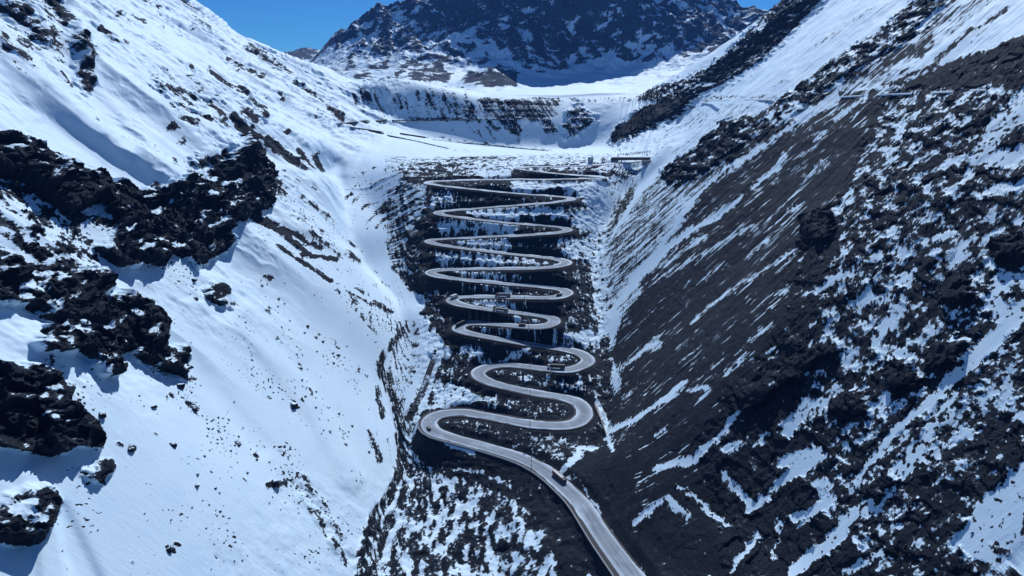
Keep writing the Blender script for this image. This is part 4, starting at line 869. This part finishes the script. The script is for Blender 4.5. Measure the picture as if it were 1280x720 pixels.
for a, b, tp, lb in ((655, 379.5, 365, 'thin dark mast above the leg with the grey box truck, topmost of its line'), (661, 413, 394, 'thin dark mast just right of the small dark van'), (662, 471, 452, 'thin dark mast left of the black trailer truck'),
                     (662.5, 502, 480, 'thin dark mast standing below the black trailer truck'), (662, 541, 517, 'thin dark mast beside the leg of the lowest pair of bends'), (664, 588, 568, 'thin dark mast at the road edge near the lowest truck')):
    pole(a, b, tp, lb)

# things laid along a line on the ground
def along(pts, n):
    P = [ground_at(*p) for p in pts]; L_ = [0]
    for a, b in zip(P, P[1:]): L_.append(L_[-1] + (b - a).length)
    out = []
    for i in range(n):
        q = L_[-1] * i / (n - 1); k = max(j for j in range(len(L_)) if L_[j] <= q + 1e-6); k = min(k, len(P) - 2); f = (q - L_[k]) / max(1e-6, L_[k+1] - L_[k]); out.append(P[k].lerp(P[k+1], f))
    return out
def gallery(p0, p1, label, w=6.0, h=2.0, mat=None, posts=True):
    a, b = ground_at(*p0), ground_at(*p1); c = (a + b) / 2; d = b - a; Lg = d.length
    t = thing('avalanche_gallery', label, 'gallery', c - Vector((0, 0, 1.5))); t.rotation_euler = (0, -math.asin(d.z / Lg), math.atan2(d.y, d.x)) 
    mat = mat or M_dconc
    bm = bmesh.new(); pr = [(-w/2, h + .9), (w/2, h + 1.5), (w/2, h + 2.0), (-w/2, h + 1.4)]
    A = [bm.verts.new((-Lg/2, u, v)) for u, v in pr]; B = [bm.verts.new((Lg/2, u, v)) for u, v in pr]; bm.faces.new(A); bm.faces.new(B[::-1])
    for i in range(4): bm.faces.new((A[i], B[i], B[(i+1) % 4], A[(i+1) % 4]))
    mesh_obj('roof', bm, mat, t)
    box_part('back_wall', (-Lg/2, w/2 - .6, 0), (Lg/2, w/2 - .05, h + 1.4), mat, t, 0); box_part('floor', (-Lg/2, -w/2, .0), (Lg/2, w/2 - .7, 1.2), mat, t, 0)
    if posts:
        n_ = max(4, int(Lg / 7)); 
        for i in range(n_ + 1):
            x = -Lg/2 + .4 + (Lg - .8) * i / n_; box_part('pillar', (x - .35, -w/2 + .1, 1.2), (x + .35, -w/2 + .7, h + .95), mat, t, 0)
gallery((423, 156), (460, 151.5), 'upper dark avalanche gallery on the snowfield left of the cirque')
gallery((438, 160), (478, 166), 'lower dark avalanche gallery on the snowfield, longest of the three')
gallery((501, 167), (533, 171), 'dark avalanche gallery nearest the foot of the cirque wall')
gallery((472, 151), (482, 150.5), 'short snow shed where the track enters the cirque wall')
gallery((764, 198.5), (812, 198), 'long flat concrete gallery beside the stream above the bends', 6, 1.6)
g0, g1 = ground_at(772, 194.5), ground_at(811, 190.5)
t = thing('snow_fence', 'row of slanted dark posts on the slope above the flat gallery', 'fence', g0)
d = (g1 - g0); n_ = 14
for i in range(n_):
    p = d * (i / (n_ - 1)); bm = bmesh.new(); bx(bm, (p.x - .5, p.y - .4, p.z - 1.5), (p.x + .5, p.y + .4, p.z + 3.2)); bmesh.ops.rotate(bm, verts=bm.verts, cent=p, matrix=Matrix.Rotation(.5, 3, 'Y')); mesh_obj('post', bm, M_steel, t)
g = ground_at(808, 205); t = thing('pumping_station', 'small grey concrete block building at the mouth of the snow gully', 'building', g - Vector((0, 0, 2)))
w_ = box_part('wall', (-6, -4, 0), (6, 4, 6.5), M_conc, t, .05); box_part('roof', (-6.4, -4.4, 6.5), (6.4, 4.4, 7.0), M_dconc, t, .03); box_part('door', (-4.2, -4.06, 2), (-2.2, -3.98, 4.8), M_steel, t, 0)
for x in (0, 3): box_part('window', (x, -4.06, 3.4), (x + 1.6, -3.98, 4.8), M_glass, t, 0)
g = ground_at(738, 204); t = thing('concrete_chute', 'pale upright concrete chute on the shelf above the highest bends', 'chute', g - Vector((0, 0, 1)))
box_part('slab', (-3, 0, 0), (3, 1.2, 9), M_white, t, .05)
for x in (-3.4, 2.8): box_part('side_wall', (x, -1.2, 0), (x + .6, 1.4, 9.4), M_conc, t, .03)
for i in range(3): box_part('crossbeam', (-2.8, -.4, 1.5 + i * 3), (2.8, 0, 1.8 + i * 3), M_conc, t, 0)
# tan retaining wall at the wide right bend
P = along([(743.5, 507), (748, 520), (753, 533), (757.5, 545)], 9)
t = thing('retaining_wall', 'tan concrete retaining wall outside the lower right hairpin', 'wall', P[0])
for a, b in zip(P, P[1:]):
    m = (a + b) / 2 - P[0]; dd = b - a; o = box_part('panel', (-dd.length/2 + .04, -.35, -2.0), (dd.length/2 - .04, .35, 2.6), M_tan, t, .04)
    o.location = m; o.rotation_euler = (0, -math.asin(dd.z / dd.length), math.atan2(dd.y, dd.x))
# low barrier on the outer side of the lowest straight
i_a = int(np.argmin((RPX - 800) ** 2 + (RPY - 735) ** 2)); i_b = int(np.argmin((RPX - 536) ** 2 + (RPY - 531) ** 2))
t = thing('roadside_barrier', 'low pale concrete barrier along the outer edge of the lowest straight', 'barrier', (RX[i_a], RY[i_a], RZ[i_a])); o0 = None
for i in range(i_a, i_b, 3):
    j = min(i + 3, len(RX) - 1); oa = RW[i] * .5 + lw[i] - .5; ob = RW[j] * .5 + lw[j] - .5
    a = Vector((RX[i] - ty[i] * oa, RY[i] + tx[i] * oa, RZ[i])); b = Vector((RX[j] - ty[j] * ob, RY[j] + tx[j] * ob, RZ[j])); dd = b - a
    if o0 is None: o0 = box_part('panel', (-.5, -.3, -.4), (.5, .3, .85), M_conc, t, .03); o = o0
    else: o = o0.copy(); COL.objects.link(o); o.parent = t
    o.scale = (dd.length - .08, 1, 1); o.location = (a + b) / 2 - Vector((RX[i_a], RY[i_a], RZ[i_a])); o.rotation_euler = (0, -math.asin(dd.z / dd.length), math.atan2(dd.y, dd.x))

# shelf tracks cut across the steep ground
M_ledge = new_mat('ledge_rock', (.018, .021, .028), .9)
M_trk = new_mat('snow_dusted_gravel', (.03, .035, .045), .9)
_k = noise(M_trk, nod(M_trk, 'ShaderNodeNewGeometry').outputs['Position'], .16, 5, .7)
M_trk.node_tree.links.new(mixc(M_trk, mrange(M_trk, _k, .50, .60), (.022, .027, .036), (.55, .66, .78)), M_trk.node_tree.nodes['Principled BSDF'].inputs['Base Color'])
def track(pts, w, drop, mat, name='mountain_track', up_=.5):
    n = max(8, int(sum(math.hypot(b[0]-a[0], b[1]-a[1]) for a, b in zip(pts, pts[1:])) / 5)); P = along(pts, n)
    xs, ys_, zs = (np.array([p[i] for p in P]) for i in range(3))
    kz = np.ones(5) / 5; sm = lambda q: np.convolve(np.pad(q, 2, mode='edge'), kz, 'valid'); xs, ys_, zs = sm(sm(xs)), sm(sm(ys_)), sm(sm(zs))
    return xs, ys_, zs + up_
for pts in ([(868,125.5),(890,125),(920,124.5),(950,124),(974,123.5)], [(1046,121),(1066,120),(1086,119)], [(1094,118.5),(1125,117),(1148,116)], [(1160,115.5),(1180,114.5),(1200,113.5)], [(1212,112.5),(1225,112),(1240,111.3)]):
    xs, ys_, zs = track(pts, 8, 3, None)
    o = ribbon('mountain_track', xs, ys_, zs, np.tile([-1.5, -1.3, 2.2, 2.6], (len(xs), 1)), np.array([-1.7, -.1, .1, .1]), M_snow); o['kind'] = 'structure'
xs, ys_, zs = track([(546,439),(541,448),(535,468),(528,488),(520,505),(512,521)], 8, 3, None, up_=.7)
o = ribbon('old_track', xs, ys_, zs, np.tile([-2.7, -2.2, 2.2, 2.7], (len(xs), 1)), np.array([-1.2, -.1, -.1, -1.2]), M_trk); o['kind'] = 'structure'
for pts in ([(485,150.3),(520,150),(560,149.6),(600,149.3),(655,148.6)], [(534,172),(570,176),(610,180.5),(650,184.5),(690,187.5)], [(478,167),(510,173),(540,180),(565,186.5)]):
    xs, ys_, zs = track(pts, 8, 3, None)
    o = ribbon('mountain_track', xs, ys_, zs, np.tile([-2.0, -1.8, 1.8, 2.0], (len(xs), 1)), np.array([-2.0, 0, 0, -2.0]), M_trk); o['kind'] = 'structure'

# boulders
M_boulder = new_mat('boulder_rock', (.02, .022, .027), .9); L = M_boulder.node_tree.links
_g = nod(M_boulder, 'ShaderNodeNewGeometry'); _s = nod(M_boulder, 'ShaderNodeSeparateXYZ'); L.new(_g.outputs['Normal'], _s.inputs[0])
_nn = noise(M_boulder, _g.outputs['Position'], .9, 4, .65)
_r = mixc(M_boulder, mrange(M_boulder, _nn, .35, .7), (.009, .012, .018), (.034, .038, .046))
L.new(mixc(M_boulder, mrange(M_boulder, mth(M_boulder, 'ADD', _s.outputs[2], mth(M_boulder, 'MULTIPLY', _nn, .5)), 1.09, 1.17), _r, SNOW), M_boulder.node_tree.nodes['Principled BSDF'].inputs['Base Color'])
M_dark = new_mat('bare_boulder_rock', (.02, .022, .027), .92); _n2 = noise(M_dark, nod(M_dark, 'ShaderNodeNewGeometry').outputs['Position'], 1.2, 4, .65)
M_dark.node_tree.links.new(mixc(M_dark, mrange(M_dark, _n2, .35, .7), (.009, .012, .018), (.036, .041, .050)), M_dark.node_tree.nodes['Principled BSDF'].inputs['Base Color'])
BM = []; BD = []
for k in range(8):
    bm = bmesh.new(); bmesh.ops.create_icosphere(bm, subdivisions=3, radius=1.0)
    off = Vector((k * 13.1, k * 7.7, 0)); fl = [(Vector((random.gauss(0,1), random.gauss(0,1), random.gauss(0,.8))).normalized(), random.uniform(.5, .85)) for _ in range(9)]
    for v in bm.verts:
        for nrm, dd in fl:
            e = v.co.dot(nrm) - dd
            if e > 0: v.co -= nrm * e * .9
        v.co += v.co.normalized() * mn.noise(v.co * 2.2 + off) * .16
        v.co.z *= .72
    me = D.meshes.new('boulder'); bm.to_mesh(me); bm.free(); me.materials.append(M_boulder); BM.append(me); m2 = me.copy(); m2.materials.clear(); m2.materials.append(M_dark); BD.append(m2)
def boulder(a, b, rpx, label, group=None, name='boulder', bank=None):
    g = ground_at(a, b); dep = g.y * CP - g.z * SP; r = rpx * dep / F
    o = D.objects.new(name, random.choice(bank or BM)); COL.objects.link(o); o.location = g + Vector((0, 0, r * .18)); o.scale = (r * random.uniform(.8, 1.25), r * random.uniform(.8, 1.2), r * random.uniform(.7, 1.1))
    o.rotation_euler = (random.uniform(-.4, .4), random.uniform(-.4, .4), random.uniform(0, 6.3)); o['label'] = label; o['category'] = 'boulder'
    if group: o['group'] = group
for a, b, r, lb in ((262,371,9,'large dark outcrop block alone in the snow below the long cliff'), (277,378,7,'smaller dark block on the lower side of the lone outcrop'), (245,574-200,4,'boulder left of the lone outcrop in smooth snow'), (217,557,4.5,'dark round boulder in open snow right of the lowest cliff'),
    (243,511,6.5,'wedge shaped dark boulder high on the lower left snow slope'), (193,509,4.5,'small boulder between the middle cliff and the wedge boulder'), (345,606,7,'widest dark boulder on the lower left snow slope'), (298,555,4,'boulder upslope of the widest dark boulder'), (213,687,6,'flat dark boulder near the bottom edge of the snow slope'),
    (367,507,5.5,'dark boulder on the snow nearest the river bank'), (247,607,4,'lone pointed boulder low on the snow slope'), (165,562,6,'boulder just right of the small outcrop under the cliffs'), (225,483,6,'dark block at the foot of the middle cliff'), (127,520,7,'boulder at the right tip of the lowest cliff'),
    (203,462,6,'rubble block hanging below the middle cliff tip'), (242,351,5,'angular block just under the long cliff'), (583+0,470,3,'boulder on the bank left of the second hairpin'), (985,385,3,'smooth grey boulder on the scree of the right slope'), (1195,418,5,'dark boulder in the snow gully on the right slope')):
    boulder(a, b, r, lb)
def scatter(pts, kind, where, bank=None):
    xs_ = [p[0] for p in pts]; ys2 = [p[1] for p in pts]; mx, my_ = sorted(xs_)[len(pts)//2], sorted(ys2)[len(pts)//2]; sx_, sy_ = (max(xs_) - min(xs_)) / 6, (max(ys2) - min(ys2)) / 6
    for a, b, r in pts:
        h = 'left' if a < mx - sx_ else 'right' if a > mx + sx_ else ''; v = 'upper' if b < my_ - sy_ else 'lower' if b > my_ + sy_ else ''
        part = ('at the ' + (v + ' ' + h).strip() + ' end' ) if (h or v) else 'mid scatter'
        size = 'tiny' if r < 1.2 else 'small' if r < 1.7 else 'middling' if r < 2.1 else 'large'
        boulder(a, b, r, '%s %s %s, %s' % (size, kind, where, part), '%ss %s' % (kind, where), bank=bank)
for (a0, b0), (a1, b1), wd, n, where in (((320,370),(470,480),16,18,'above the river bend'),((250,500),(390,640),40,24,'around the widest boulder'),((350,600),(435,705),26,22,'beside the bottom river reach'),
        ((150,440),(270,520),24,10,'just below the middle cliff'),((210,560),(300,700),50,11,'near the bottom left'),((345,215),(430,330),18,14,'between striped gullies'),((380,480),(445,560),20,12,'above the dark river bank')):
    P_ = []
    for _ in range(n):
        f = random.random(); P_.append((a0 + (a1-a0)*f + random.gauss(0, wd*.5), b0 + (b1-b0)*f + random.gauss(0, wd*.5), random.choice([.9,1.1,1.3,1.6,2.0,2.3])))
    scatter(P_, 'dark stone', where)
for a0, b0, a1, b1, n, where in ((1060,180,1270,420,34,'high on the right slope'),(1000,430,1270,560,26,'beside the long snow gully'),(900,480,1120,600,20,'above the lowest straight'),(1020,580,1270,700,28,'in the bottom right snowfields'),(830,600,1000,700,12,'on the scree right of the road')):
    scatter([(random.uniform(a0, a1), random.uniform(b0, b1), random.choice([1.1,1.4,1.8,2.2,2.7])) for _ in range(n)], 'angular boulder', where, BD)

# ------------------------------------------------------------------ thin mountain air
hz = D.materials.new('mountain_air'); hz.use_nodes = True; nt = hz.node_tree; nt.nodes.clear()
ho = nt.nodes.new('ShaderNodeOutputMaterial'); pv = nt.nodes.new('ShaderNodeVolumePrincipled')
pv.inputs['Color'].default_value = (.12, .36, 1.0, 1); pv.inputs['Density'].default_value = 3.4e-5; pv.inputs['Anisotropy'].default_value = .2
nt.links.new(pv.outputs[0], ho.inputs['Volume'])
def box_mesh(name, lo, hi, mat):
    me = D.meshes.new(name); x0, y0, z0 = lo; x1, y1, z1 = hi
    me.from_pydata([(x0,y0,z0),(x1,y0,z0),(x1,y1,z0),(x0,y1,z0),(x0,y0,z1),(x1,y0,z1),(x1,y1,z1),(x0,y1,z1)], [], [(0,3,2,1),(4,5,6,7),(0,1,5,4),(1,2,6,5),(2,3,7,6),(3,0,4,7)])
    me.materials.append(mat); o = D.objects.new(name, me); COL.objects.link(o); return o
allz = max(float(Z2.max()), float(mZ.max()))
haze = box_mesh('haze', (-12300, -400, float(min(Z2.min(), mZ.min())) - 1 - 0), (9800, 8300, allz + 30), hz); haze['kind'] = 'stuff'
print('EXT', Z2.min(), Z2.max(), mZ.min(), mZ.max(), mX.min(), mX.max())
